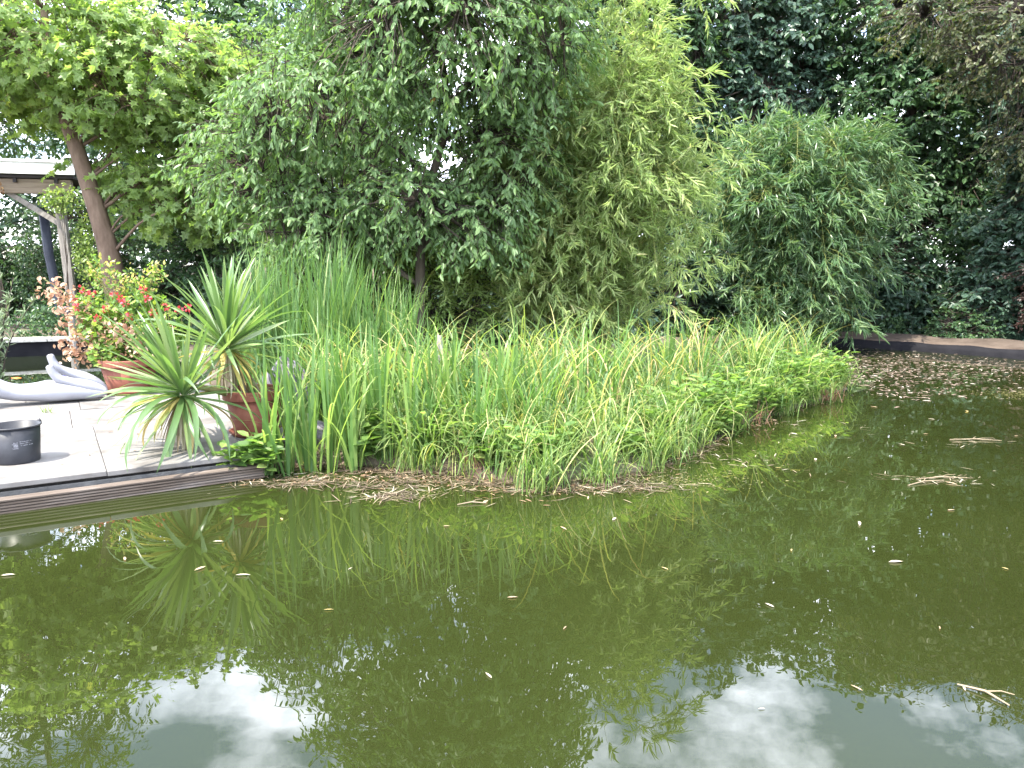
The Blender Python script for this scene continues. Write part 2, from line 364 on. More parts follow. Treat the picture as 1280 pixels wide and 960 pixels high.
def blades(mb, P, az, H, lean, curl, Wd, tone, seg=6, twist=0.4, mi=0):
    """ribbons: P base, az lean azimuth, H length, lean start tilt, curl extra bend towards the tip"""
    P = np.asarray(P, float); n = len(P)
    H = np.broadcast_to(H, (n,)); lean = np.broadcast_to(lean, (n,)); curl = np.broadcast_to(curl, (n,)); Wd = np.broadcast_to(Wd, (n,))
    hd = np.stack([np.cos(az), np.sin(az), np.zeros(n)], 1)
    fa = az + math.pi / 2 + rng.normal(size=n) * twist
    side = np.stack([np.cos(fa), np.sin(fa), np.zeros(n)], 1)
    pos = P.copy(); rows = []
    for s in range(seg + 1):
        t = s / seg
        w = Wd * (0.72 + 0.28 * min(1, t * 4)) * (1 - max(0, (t - 0.45) / 0.55) ** 1.6)
        if s == seg: w = Wd * 0.02
        rows.append(pos - side * w[:, None] / 2); rows.append(pos + side * w[:, None] / 2)
        tm = (s + 0.5) / seg
        ang = lean + curl * tm ** 1.9
        step = (H / seg)[:, None]
        pos = pos + step * (hd * np.sin(ang)[:, None] + np.array([0, 0, 1.0]) * np.cos(ang)[:, None])
    V = np.stack(rows, 1).reshape(-1, 3)
    m = 2 * (seg + 1); base = (np.arange(n) * m)[:, None]
    F = np.stack([base[:, 0][:, None] + np.array([2 * s, 2 * s + 1, 2 * s + 3, 2 * s + 2]) for s in range(seg)], 1).reshape(-1, 4)
    mb.add(V, F, np.repeat(np.broadcast_to(tone, (n,)), seg), mi)

def spline(pts, n):
    """Catmull-Rom through pts"""
    p = [np.array(q, float) for q in pts]; p = [2 * p[0] - p[1]] + p + [2 * p[-1] - p[-2]]
    o = []; m = len(p) - 3
    for k in range(n):
        u = k / (n - 1) * m; i = min(int(u), m - 1); t = u - i
        a, b, c, d = p[i:i + 4]
        o.append(0.5 * ((2 * b) + (c - a) * t + (2 * a - 5 * b + 4 * c - d) * t * t + (3 * b - a - 3 * c + d) * t ** 3))
    return np.array(o)

# ------------------------------------------------------------------ the ground, the ponds
U = np.array([0.8564, 0.5163]); Vv = np.array([-0.5163, 0.8564]); O0 = np.array([-3.72, 5.40])   # the terrace runs along U
DECK_A = math.atan2(U[1], U[0])
def dk(u, v, z=0.0):
    p = O0 + U * u + Vv * v
    return (float(p[0]), float(p[1]), z)

POND = [(-9.6, 1.0), (9.8, 1.0), (10.7, 13.3), (9.95, 14.7), (7.95, 16.9), (6.2, 17.9), (4.6, 17.0), (4.2, 14.5), (4.75, 12.4), (4.95, 11.1),
        (3.5, 9.35), (2.2, 8.05), (1.15, 6.45), (0.15, 5.98), (-0.65, 6.45), (-1.75, 6.7), (-2.1, 6.62), dk(1.95, 0.55)[:2], dk(1.80, 0.10)[:2], dk(-6.5, 0.10)[:2]]
BASIN = [dk(-9, 4.75)[:2], dk(1.9, 4.75)[:2], dk(2.3, 6.2)[:2], (-6.9, 15.0), (-8.0, 15.05), (-12.5, 13.2)]
def sdist(px, py, poly):
    d = np.full(px.shape, 1e9); inside = np.zeros(px.shape, bool)
    n = len(poly)
    for i in range(n):
        ax, ay = poly[i]; bx, by = poly[(i + 1) % n]
        ex, ey = bx - ax, by - ay
        t = np.clip(((px - ax) * ex + (py - ay) * ey) / (ex * ex + ey * ey), 0, 1)
        d = np.minimum(d, np.hypot(px - ax - t * ex, py - ay - t * ey))
        c = ((ay > py) != (by > py)) & (px < (bx - ax) * (py - ay) / (by - ay + 1e-12) + ax)
        inside ^= c
    return np.where(inside, -d, d)
def ground_z(px, py):
    px = np.asarray(px, float); py = np.asarray(py, float)
    s = np.minimum(sdist(px, py, POND), sdist(px, py, BASIN))
    wob = 0.03 * np.sin(px * 1.9 + 1) * np.cos(py * 2.3) + 0.02 * np.sin(px * 5.1 + py * 3.7)
    pen = np.exp(-((px - 1.2) / 4.5) ** 4 - ((py - 9) / 3.4) ** 4)          # the marshy planting bed is lower
    top = np.where(s > 0, (0.20 - 0.15 * pen * np.exp(-s / 0.8)) + wob * np.clip(s, 0, 1), 0)
    edge = np.clip(s / 0.22, -1, 1)
    z = np.where(s > 0, np.minimum(top, 0.0 + np.clip(s / 0.25, 0, 1) * top), -0.9 * np.clip(-s / 0.35, 0, 1))
    du = (px - O0[0]) * U[0] + (py - O0[1]) * U[1]; dv_ = (px - O0[0]) * Vv[0] + (py - O0[1]) * Vv[1]
    under = (du > -7.2) & (du < 2.0) & (dv_ > 0) & (dv_ < 4.6)             # dug out below the paving
    z = np.where(under, np.minimum(z, 0.0), z)
    far = np.hypot(px, py - 8)
    return z + np.clip(far - 30, 0, 400) * 0.004
ax = np.concatenate([-np.geomspace(600, 16, 22), np.arange(-15.5, 15.51, 0.2), np.geomspace(16, 600, 22)])
ay = np.concatenate([-np.geomspace(600, 4, 20), np.arange(-3.5, 24.01, 0.2), np.geomspace(24.6, 700, 24)])
gx, gy = np.meshgrid(ax, ay)
V = np.stack([gx, gy, ground_z(gx, gy)], -1).reshape(-1, 3)
nx, ny = len(ax), len(ay)
i = np.arange(ny - 1)[:, None] * nx; j = np.arange(nx - 1)[None, :]
F = np.stack([i + j, i + j + 1, i + nx + j + 1, i + nx + j], -1).reshape(-1, 4)
tag(MB().add(V, F).build('ground', M['ground'], smooth=True), kind='structure')

wv = np.array([[-10.5, 0.4, 0], [11.5, 0.4, 0], [11.5, 19.5, 0], [-2.0, 19.5, 0], [-2.0, 7.6, 0], [-10.5, 3.0, 0]], float)
tag(MB().add(wv, [[0, 1, 2, 3, 4, 5]]).build('pond_water', M['water']), kind='structure')
bv = np.array([[*dk(-9.3, 4.6)[:2], 0.09], [*dk(2.4, 4.6)[:2], 0.09], [-4.0, 13.0, 0.09], [-6.5, 15.6, 0.09], [-13.5, 14.0, 0.09]])
tag(MB().add(bv, [[0, 1, 2, 3, 4]]).build('basin_water', M['water_dark']), kind='structure')

# far bank: black liner upstand and a trodden path along it
def strip(name, line, prof, mat, kind='structure'):
    """sweep a cross-section (offset outward, height) along a 2-D line"""
    line = spline([(*p, 0) for p in line], 40)[:, :2]
    t = norm(np.gradient(line, axis=0)); nrm = np.stack([t[:, 1], -t[:, 0]], 1)
    k = len(prof); Vs = np.zeros((len(line), k, 3))
    for q, (o_, z) in enumerate(prof):
        Vs[:, q, :2] = line + nrm * o_
        Vs[:, q, 2] = z + 0.012 * np.sin(np.arange(len(line)) * 1.3 + q)
    i = np.arange(len(line) - 1)[:, None] * k; j = np.arange(k - 1)[None, :]
    Fq = np.stack([i + j, i + j + 1, i + k + j + 1, i + k + j], -1).reshape(-1, 4)
    return tag(MB().add(Vs.reshape(-1, 3), Fq).build(name, mat, smooth=True), kind=kind)
BANK = [(10.75, 12.3), (10.5, 13.6), (9.95, 14.6), (9.0, 15.75), (7.9, 16.8), (6.5, 17.6), (5.4, 17.8)]
strip('pond_liner', BANK, [(-0.06, -0.4), (0.0, 0.08), (0.04, 0.165), (0.16, 0.175)], M['liner'])
strip('path', BANK, [(0.13, 0.05), (0.14, 0.182), (0.3, 0.20), (0.7, 0.265), (1.25, 0.27), (1.5, 0.12)], M['path'])

# ------------------------------------------------------------------ terrace: slabs, edge boards
TZ = 0.20
terrace = MB()
quad = [dk(-7, 0.14), dk(1.78, 0.14), dk(1.80, 0.56), dk(2.26, 0.56), dk(2.26, 4.62), dk(-7, 4.62)]
V = [(x, y, z) for z in (-0.5, TZ - 0.045) for (x, y, _) in quad]
terrace.add(V, [[k, (k + 1) % 6, 6 + (k + 1) % 6, 6 + k] for k in range(6)])
terrace.blocks.append((np.array([[6, 7, 8, 9, 10, 11]], np.int32), np.array([.5], np.float32), 0))
terrace = tag(terrace.build('terrace', M['joint']), kind='structure')
rows_v = [(0.0, 2.02), (2.03, 3.07), (3.08, 3.93), (3.94, 4.66)]
for q, (v0, v1) in enumerate(rows_v):
    us = [[-7.0, -5.3, -3.4, -1.35, 0.695, 1.80, 2.26], [-7, -6.1, -4.4, -2.7, -1.05, 0.52, 2.25], [-7, -5.0, -3.1, -1.2, 0.63, 2.24], [-7, -5.6, -3.7, -1.8, 0.1, 1.5, 2.2]][q]
    for a, b in zip(us[:-1], us[1:]):
        mb = MB(); z1 = TZ + random.uniform(-0.003, 0.003)
        lo_v = 0.5 if a == 1.80 else v0
        c = ((a + b) / 2, (v0 + v1) / 2)
        box(mb, (a - c[0] + 0.002, lo_v - c[1] + 0.003, -0.042), (b - c[0] - 0.002, v1 - c[1] - 0.002, 0.0))
        s = mb.build('paving_slab', M['slab'], terrace)
        s.location = dk(c[0], c[1], z1); s.rotation_euler = (R(random.uniform(-.08, .08)), R(random.uniform(-.08, .08)), DECK_A)
        bevel(s, 0.006, 2)
# grooved timber edging standing in the water
def edging(u0, u1, dz):
    e = empty('timber_edging', dk((u0 + u1) / 2, -0.10, 0), DECK_A, None, 'edging')
    h = (u1 - u0) / 2 - 0.004
    prof = [(0.085, -0.25), (0.085, 0.105 + dz), (0.075, 0.115 + dz), (0.012, 0.115 + dz), (0.0, 0.107 + dz)]
    z = 0.107 + dz; n = 0
    while z > -0.10:
        prof += [(0.0, z - 0.011), (0.020, z - 0.013), (0.020, z - 0.020), (0.0, z - 0.022)]
        z -= 0.022
    prof += [(0.0, -0.25)]
    k = len(prof); ns = 24
    xs = np.linspace(-h, h, ns)
    V = np.array([[x, p[0] + 0.004 * math.sin(x * 1.7 + u0), p[1] + 0.006 * math.sin(x * 1.1 + u0)] for x in xs for p in prof])
    i = np.arange(ns - 1)[:, None] * k; j = np.arange(k)[None, :]; j2 = (j + 1) % k
    F = np.stack([i + j, i + k + j, i + k + j2, i + j2], -1).reshape(-1, 4)
    mb = MB().add(V, F)
    mb.blocks.append((np.array([list(range(k))], np.int32), np.array([.5], np.float32), 0))
    mb.blocks.append((np.array([[(ns - 1) * k + q for q in range(k)][::-1]], np.int32), np.array([.5], np.float32), 0))
    mb.build('plank', M['timber'], e)
    mb = MB(); box(mb, (-h, 0.10, 0.10), (h, 0.125, 0.135)); mb.build('batten', M['felt'], e)
    return e
e1 = edging(-6.4, -1.6, 0.0); e1['label'] = 'grooved timber edging running out along the paved terrace to open water'
e2 = edging(-1.6, 1.86, 0.0); e2['label'] = 'grooved weathered timber edging at the water below bucket and yucca'

# basin ledge: pale coping stones on a dark kerb
ledge = empty('basin_ledge', (-9.4, 14.35, 0.0), math.atan2(1.45, 3.6), 'grey stone coping ledge behind the dark lily basin', 'ledge')
mb = MB(); box(mb, (-2.4, 0.06, 0.0), (2.0, 0.42, 0.36)); mb.build('kerb', M['liner'], ledge)
for a, b in ((-2.4, -0.9), (-0.9, 0.6), (0.6, 2.0)):
    mb = MB(); box(mb, (a + .004, 0.0, 0.362), (b - .004, 0.5, 0.425)); bevel(mb.build('coping_stone', M['slab_edge'], ledge), 0.008)

# ------------------------------------------------------------------ trees
def tree(name, label, cat, base, trunk, r0, r1, lobes, n_cl, per, size, wid, leafkind, lm, bm, twig=0.45, droop=0.25, up=0.5, spread=0.55, limbs=18, shell=0.55, group=None, sides=8):
    root = empty(name, base, 0, label, cat, group)
    b = np.array(base)
    tp = spline(trunk, 14) - b
    rad = np.linspace(1, 0, 14) ** 0.8 * (r0 - r1) + r1
    tr = MB(); tube(tr, tp, rad, sides)
    lobes = [(np.array(c, float) - b, np.array(r, float)) for c, r in lobes]
    vol = np.array([np.prod(r) ** 0.8 for _, r in lobes]); vol /= vol.sum()
    limb_pts = [tp[4:]]
    for q in range(limbs):
        c, r = lobes[rng.choice(len(lobes), p=vol)]
        tgt = c + rot_scatter(1)[0] * r * rng.uniform(0.25, 0.85)
        hz = np.linalg.norm(tp[:, :2] - tgt[:2], axis=1)
        want = tgt[2] - 0.45 * hz
        s = int(np.argmin(np.abs(tp[:, 2] - want) + (tp[:, 2] > tgt[2]) * 0.5)); s = max(3, min(s, 12))
        a = tp[s]; mid = (a + tgt) / 2 + rng.normal(size=3) * 0.12; mid[2] += 0.12 * np.linalg.norm(tgt - a)
        ln = spline([a, mid, tgt], 9)
        ra = min(rad[s] * 0.45, 0.014 + 0.011 * np.linalg.norm(tgt - a))
        tube(tr, ln, np.linspace(ra, 0.008, 9), 5)
        limb_pts.append(ln[2:])
    LP = np.concatenate(limb_pts)
    # twig ends filling the lobes, denser near the shell
    idx = rng.choice(len(lobes), size=n_cl, p=vol)
    C = np.array([lobes[q][0] for q in idx]); RR = np.array([lobes[q][1] for q in idx])
    d = rot_scatter(n_cl); rr = rng.random(n_cl) ** (1 / 3.0); rr = rr * (1 - shell) + shell * (0.72 + 0.42 * rng.random(n_cl))
    lump = 1 + 0.16 * np.sin(d[:, 0] * 7 + idx) * np.cos(d[:, 1] * 6 + idx * 2) + 0.12 * np.sin(d[:, 2] * 9 + idx)
    P = C + d * RR * (rr * lump)[:, None]
    P[:, 2] = np.maximum(P[:, 2], 0.12 - 0.0)
    outd = norm(d / RR + rng.normal(size=(n_cl, 3)) * spread)
    outd[:, 2] = outd[:, 2] * 0.6 - droop; outd = norm(outd)
    tl = twig * rng.uniform(0.6, 1.3, n_cl)
    A = P - outd * (tl / 2)[:, None]; B = P + outd * (tl / 2)[:, None]
    near = np.empty(n_cl, int)
    for s in range(0, n_cl, 2000):
        near[s:s + 2000] = np.argmin(((A[s:s + 2000, None, :] - LP[None]) ** 2).sum(-1), axis=1)
    link_ok = np.linalg.norm(LP[near] - A, axis=1) < 1.6
    twigs(tr, LP[near][link_ok], A[link_ok], 0.011, 0.005)
    twigs(tr, A, B, 0.005, 0.002, 0.03)
    tr.build('trunk', bm, root, smooth=True)
    # leaves along every twig
    n = n_cl * per
    q = np.repeat(np.arange(n_cl), per); f = np.tile(np.linspace(0.0, 1.0, per), n_cl) + rng.normal(size=n) * 0.05
    side = np.where(np.tile(np.arange(per), n_cl) % 2 == 0, 1.0, -1.0)[:, None]
    od = outd[q]; sd = norm(np.cross(od, np.tile([0, 0, 1.0], (n, 1)) + rng.normal(size=(n, 3)) * 0.35))
    Pl = A[q] + od * (tl[q] * f)[:, None]
    D = od * 0.6 + sd * side * rng.uniform(0.4, 1.1, (n, 1)) + rng.normal(size=(n, 3)) * 0.28
    D[:, 2] -= droop * 1.4
    N = np.tile([0, 0, up], (n, 1)) + rng.normal(size=(n, 3)) * 0.45 + norm(d / RR)[q] * 0.5
    sc_ = rng.uniform(0.65, 1.25, n)
    clt = rng.random(n_cl)
    tone = np.clip(0.45 * clt[q] + 0.55 * rng.random(n), 0, 1)
    lf = MB(); leaves(lf, Pl, D, N, size * sc_, wid * sc_, leafkind, tone)
    tag(lf.build('crown', lm, root), kind='stuff')
    return root

tree('maple_tree', 'leaning maple with brown trunk and bright broad leaves behind the white roofed shelter', 'tree', (-7.75, 15.3, 0.15),
     [(-7.75, 15.3, 0.1), (-7.85, 15.3, 1.5), (-7.98, 15.3, 2.4), (-8.35, 15.3, 3.9), (-8.75, 15.3, 5.4), (-8.9, 15.5, 6.6)], 0.24, 0.06,
     [((-9.0, 15.0, 5.9), (1.9, 1.6, 1.3)), ((-7.0, 15.4, 5.4), (1.8, 1.5, 1.3)), ((-5.7, 16.0, 4.7), (1.4, 1.3, 1.4)), ((-7.0, 16.4, 4.0), (1.9, 1.0, 1.3)),
      ((-10.9, 15.6, 5.9), (1.6, 1.5, 1.2)), ((-7.1, 15.6, 3.2), (0.9, 0.7, 0.8)), ((-9.3, 16.4, 5.4), (1.4, 0.8, 1.0)), ((-6.0, 15.6, 3.1), (1.1, 0.8, 0.8))],
     2300, 9, 0.155, 0.165, 'maple', M['maple'], M['bark_maple'], twig=0.55, droop=0.3, limbs=26)
tree('hazel_tree', 'bushy mid green tree between the maple and the cherry', 'tree', (-4.6, 17.4, 0.15),
     [(-4.6, 17.4, 0.1), (-4.7, 17.4, 2), (-4.5, 17.4, 4), (-4.6, 17.4, 6.0)], 0.16, 0.04,
     [((-4.8, 17.2, 5.4), (1.9, 1.5, 1.4)), ((-3.6, 17.0, 4.0), (1.7, 1.3, 1.3)), ((-5.7, 17.0, 3.5), (1.5, 1.2, 1.3)), ((-3.2, 17.6, 6.0), (1.5, 1.4, 1.0)), ((-4.4, 16.8, 2.3), (1.8, 1.0, 1.1))],
     2000, 10, 0.13, 0.10, 'oval', M['hazel'], M['bark'], droop=0.2)
tree('cherry_tree', 'cherry tree with dark trunk and drooping pointed leaves behind the reed bed', 'tree', (-1.36, 11.2, 0.15),
     [(-1.36, 11.2, 0.1), (-1.34, 11.2, 1.3), (-1.25, 11.2, 2.6), (-0.9, 11.2, 3.9), (-1.1, 11.2, 5.2), (-1.3, 11.2, 6.8)], 0.085, 0.03,
     [((-2.4, 11.0, 3.9), (1.6, 1.2, 0.8)), ((-0.9, 10.8, 4.7), (1.4, 1.3, 1.2)), ((-3.7, 11.4, 3.2), (1.1, 1.0, 0.8)), ((0.1, 11.2, 4.9), (1.1, 1.2, 1.1)),
      ((-1.2, 11.0, 6.2), (1.4, 1.3, 0.9)), ((-1.5, 10.8, 2.6), (0.9, 0.6, 0.55)), ((-2.7, 11.0, 2.2), (1.1, 0.7, 0.6)), ((-0.5, 10.9, 2.3), (0.7, 0.6, 0.6)), ((-2.2, 11.4, 2.7), (1.5, 0.9, 0.6)), ((-1.9, 11.0, 5.3), (1.3, 1.1, 0.7)), ((-0.1, 11.4, 3.2), (0.9, 0.9, 0.9)), ((0.2, 11.2, 6.0), (1.0, 1.0, 0.8))],
     3400, 13, 0.112, 0.048, 'oval', M['cherry'], M['bark'], twig=0.5, droop=0.55, up=0.3, limbs=34)
tree('round_shrub', 'rounded yellow green shrub at the foot of the cherry', 'shrub', (-2.0, 12.6, 0.15),
     [(-2.0, 12.6, 0.1), (-2.0, 12.6, 0.7), (-1.9, 12.6, 1.4), (-1.9, 12.6, 2.2)], 0.05, 0.02,
     [((-2.3, 12.3, 1.5), (1.3, 0.9, 0.95)), ((-1.1, 12.4, 1.3), (0.9, 0.8, 1.0)), ((-1.5, 12.5, 2.1), (0.9, 0.7, 0.6)), ((-3.1, 12.5, 1.8), (0.9, 0.7, 0.9)), ((-2.6, 12.3, 2.4), (0.9, 0.7, 0.6)), ((-0.6, 12.4, 2.0), (0.7, 0.7, 0.7))],
     2900, 11, 0.065, 0.04, 'oval', M['shrub'], M['bark'], twig=0.3, droop=0.1, up=0.6)
tree('ash_tree', 'tall ash rising beyond the shelter roof', 'tree', (-15.5, 22.5, 0.15),
     [(-15.5, 22.5, 0.1), (-15.4, 22.5, 4), (-15.0, 22.5, 9), (-14.8, 22.5, 14)], 0.3, 0.08,
     [((-15.2, 22.0, 10.2), (2.6, 2.2, 2.2)), ((-14.0, 22.0, 12.6), (2.4, 2.2, 1.8)), ((-17.0, 22.5, 8.5), (2.6, 2.2, 2.4)), ((-14.8, 23, 6.4), (2.2, 1.6, 2.0))],
     1500, 12, 0.21, 0.07, 'oval', M['ash'], M['bark'], twig=0.9, droop=0.35)
tree('oak_tree', 'broad dark tree towering behind maple and hazel', 'tree', (-8.5, 24.0, 0.15),
     [(-8.5, 24, 0.1), (-8.5, 24, 3), (-8.3, 24, 6), (-8.2, 24, 9.5)], 0.3, 0.08,
     [((-9.5, 23.5, 8.0), (2.8, 2.2, 2.8)), ((-6.6, 23.5, 8.0), (2.8, 2.2, 2.8)), ((-4.2, 24, 7.0), (2.0, 1.8, 2.4)), ((-11.5, 24, 4.5), (2.4, 1.8, 2.6)), ((-8.0, 23.5, 3.2), (3.0, 1.6, 2.2))],
     3000, 11, 0.19, 0.11, 'oval', M['ivy'], M['bark'], twig=0.7)
tree('oak_tree', 'low dark tree in the gap behind the cherry', 'tree', (-2.2, 25.0, 0.15),
     [(-2.2, 25, 0.1), (-2.3, 25, 1.6), (-2.1, 25, 3), (-2.2, 25, 4.2)], 0.2, 0.06,
     [((-3.6, 24.5, 3.4), (2.2, 1.8, 1.5)), ((-0.8, 24.5, 2.8), (2.2, 1.8, 1.6)), ((1.5, 24.8, 4.6), (2.2, 1.8, 2.4)), ((-2, 24, 1.3), (3.4, 1.4, 1.3))],
     1500, 10, 0.17, 0.10, 'oval', M['dark'], M['bark'], twig=0.6)
# hedge shrubs at the left in the shade
for (x, y, rx, h, lab) in ((-12.4, 22.3, 2.3, 3.4, 'ivy covered shrub in the dark under the white roof'), (-7.0, 17.2, 1.3, 2.3, 'dark shrub standing behind the red geranium'),
                           (-5.2, 16.2, 1.3, 2.1, 'dense shrub between geranium and tall cattails'), (-3.7, 15.4, 1.1, 1.9, 'leafy shrub hidden behind the tall cattails'),
                           (-16.0, 22.0, 2.0, 3.6, 'ivy thicket beside the shelter beam')):
    tree('dark_shrub', lab, 'shrub', (x, y, 0.15), [(x, y, 0.1), (x, y, h * 0.3), (x + 0.1, y, h * 0.6), (x, y, h * 0.9)], 0.07, 0.02,
         [((x, y - 0.2, h * 0.5), (rx, 0.9, h * 0.55)), ((x + 0.6, y, h * 0.3), (rx * 0.8, 0.8, h * 0.35)), ((x - 0.6, y, h * 0.35), (rx * 0.8, 0.8, h * 0.4))],
         1300, 11, 0.10, 0.075, 'oval', M['ivy'], M['bark'], twig=0.35, group='shrubs in the shade beyond the lily basin', limbs=10)
# the dark wall of trees at the right
DK = [((6.2, 21.0), 2.5, 10.0, 'evergreen rising directly behind the fountain shaped bamboo'), ((9.8, 20.0), 2.4, 9.8, 'evergreen standing between fountain bamboo and brown tinged oak'),
      ((2.6, 20.5), 2.5, 9.6, 'evergreen partly seen through the yellow green bamboo'), ((12.6, 17.8), 2.4, 8.6, 'evergreen looming over the copper leaved shrub'),
      ((14.8, 14.5), 2.4, 8.6, 'evergreen at the outer end of the path')]
for (x, y), r, h, lab in DK:
    tree('evergreen_tree', lab, 'tree', (x, y, 0.15), [(x, y, 0.1), (x, y, h * 0.3), (x + 0.2, y, h * 0.6), (x, y, h * 0.95)], 0.2, 0.04,
         [((x, y - 0.2, h * 0.25), (r, 1.7, h * 0.28)), ((x + 0.4, y, h * 0.55), (r * 0.95, 1.6, h * 0.28)), ((x - 0.5, y - 0.2, h * 0.8), (r * 0.8, 1.4, h * 0.2)), ((x + 0.9, y - 0.5, h * 0.75), (r * 0.7, 1.2, h * 0.2))],
         3600, 12, 0.165, 0.095, 'oval', M['ivy'] if x in (9.8, 2.6) else M['dark'], M['bark'], twig=0.5, droop=0.35, group='dark evergreens beyond the far bank')
tree('brown_oak', 'brown tinged oak hanging over the path on the far bank', 'tree', (12.3, 15.8, 0.15),
     [(12.3, 15.8, 0.1), (12.2, 15.8, 2.2), (11.8, 15.6, 4.4), (11.3, 15.4, 7.2)], 0.2, 0.05,
     [((9.6, 15.2, 5.9), (1.7, 1.4, 1.1)), ((11.3, 15.2, 6.6), (1.9, 1.5, 1.3)), ((8.4, 15.8, 6.6), (1.2, 1.2, 0.8)), ((11.6, 14.8, 4.6), (1.5, 1.2, 1.0)), ((10.3, 15.4, 4.2), (1.2, 0.9, 0.8))],
     1500, 11, 0.10, 0.055, 'oval', M['olivebrown'], M['bark'], twig=0.5, droop=0.35)
tree('copper_shrub', 'copper leaved shrub at the edge of the shaded path', 'shrub', (11.3, 15.9, 0.2),
     [(11.3, 15.9, 0.15), (11.3, 15.9, 0.8), (11.35, 15.9, 1.4), (11.3, 15.9, 2.2)], 0.05, 0.015,
     [((11.2, 15.8, 1.4), (0.9, 0.7, 1.1)), ((11.8, 16.0, 1.1), (0.8, 0.7, 0.9))], 700, 9, 0.075, 0.055, 'oval', M['redleaf'], M['bark'], twig=0.3, limbs=10)
for (x, y, rx, h, lab) in ((3.4, 18.6, 1.7, 2.3, 'dark laurel filling the space behind the tall bamboo'), (8.8, 18.9, 1.6, 2.6, 'dark laurel between fountain bamboo and the path bend'), (5.8, 19.2, 1.6, 2.4, 'dark laurel at the foot of the fountain bamboo'),
                           (11.6, 17.2, 1.5, 2.8, 'dark laurel behind the copper shrub'), (0.6, 16.4, 1.6, 2.2, 'dark laurel behind the low fronds of the tall bamboo'), (-1.2, 15.4, 1.4, 1.9, 'dark laurel behind the rounded shrub')):
    tree('laurel_shrub', lab, 'shrub', (x, y, 0.15), [(x, y, 0.1), (x, y, h * 0.3), (x + 0.1, y, h * 0.6), (x, y, h * 0.9)], 0.07, 0.02,
         [((x, y - 0.2, h * 0.45), (rx, 0.9, h * 0.6)), ((x + 0.7, y, h * 0.3), (rx * 0.8, 0.8, h * 0.4)), ((x - 0.7, y, h * 0.35), (rx * 0.8, 0.8, h * 0.45))],
         1300, 11, 0.15, 0.08, 'oval', M['dark'], M['bark'], twig=0.4, group='laurels closing the view under the trees', limbs=10)
for (x, y, r, lab) in ((9.9, 16.9, 0.75, 'low ivy mound beside the far path'), (8.6, 18.3, 0.8, 'low ivy mound below the dark evergreens'), (11.7, 14.4, 0.5, 'small ivy tuft at the path under copper shrub')):
    tree('ivy_mound', lab, 'ivy', (x, y, 0.2), [(x, y, 0.15), (x, y, 0.3), (x, y, 0.5), (x, y, r)], 0.03, 0.01,
         [((x, y, r * 0.5), (r, r * 0.8, r * 0.7))], 300, 9, 0.075, 0.06, 'oval', M['ivy'], M['bark'], twig=0.25, limbs=5)

# distant trees that close the view beyond the garden
for (x, y, h, r, lab) in ((-20, 29, 8.5, 3.6, 'distant tree far beyond the ash'), (-14, 31, 7.5, 3.4, 'distant tree glimpsed over the shelter roof'), (8.5, 29, 8.5, 3.4, 'distant tree behind the evergreen row'),
                          (15.5, 25, 9.0, 3.4, 'distant tree over the end of the evergreen row'), (19, 19, 8.5, 3.2, 'distant tree standing past the outermost evergreen')):
    tree('distant_tree', lab, 'tree', (x, y, 0.15), [(x, y, 0.1), (x, y, h * 0.3), (x, y, h * 0.6), (x, y, h * 0.95)], 0.25, 0.05,
         [((x, y, h * 0.62), (r, 2.2, h * 0.36)), ((x + 0.5, y, h * 0.3), (r, 2.0, h * 0.3))], 900, 9, 0.20, 0.13, 'oval', M['dark'], M['bark'], twig=0.7, limbs=12, group='distant trees around the garden')
for (x, y, lab) in ((-6.5, 33, 'far hedge section beyond the cherry gap'), (0.5, 33, 'far hedge section behind the bamboo')):
    tree('far_hedge', lab, 'hedge', (x, y, 0.2), [(x, y, 0.1), (x, y, 0.8), (x, y, 1.5), (x, y, 2.4)], 0.1, 0.03,
         [((x - 2, y, 1.4), (2.2, 1.0, 1.5)), ((x + 1.5, y, 1.3), (2.2, 1.0, 1.5))], 700, 9, 0.18, 0.12, 'oval', M['hazel'], M['bark'], twig=0.5, limbs=8, group='far hedge')

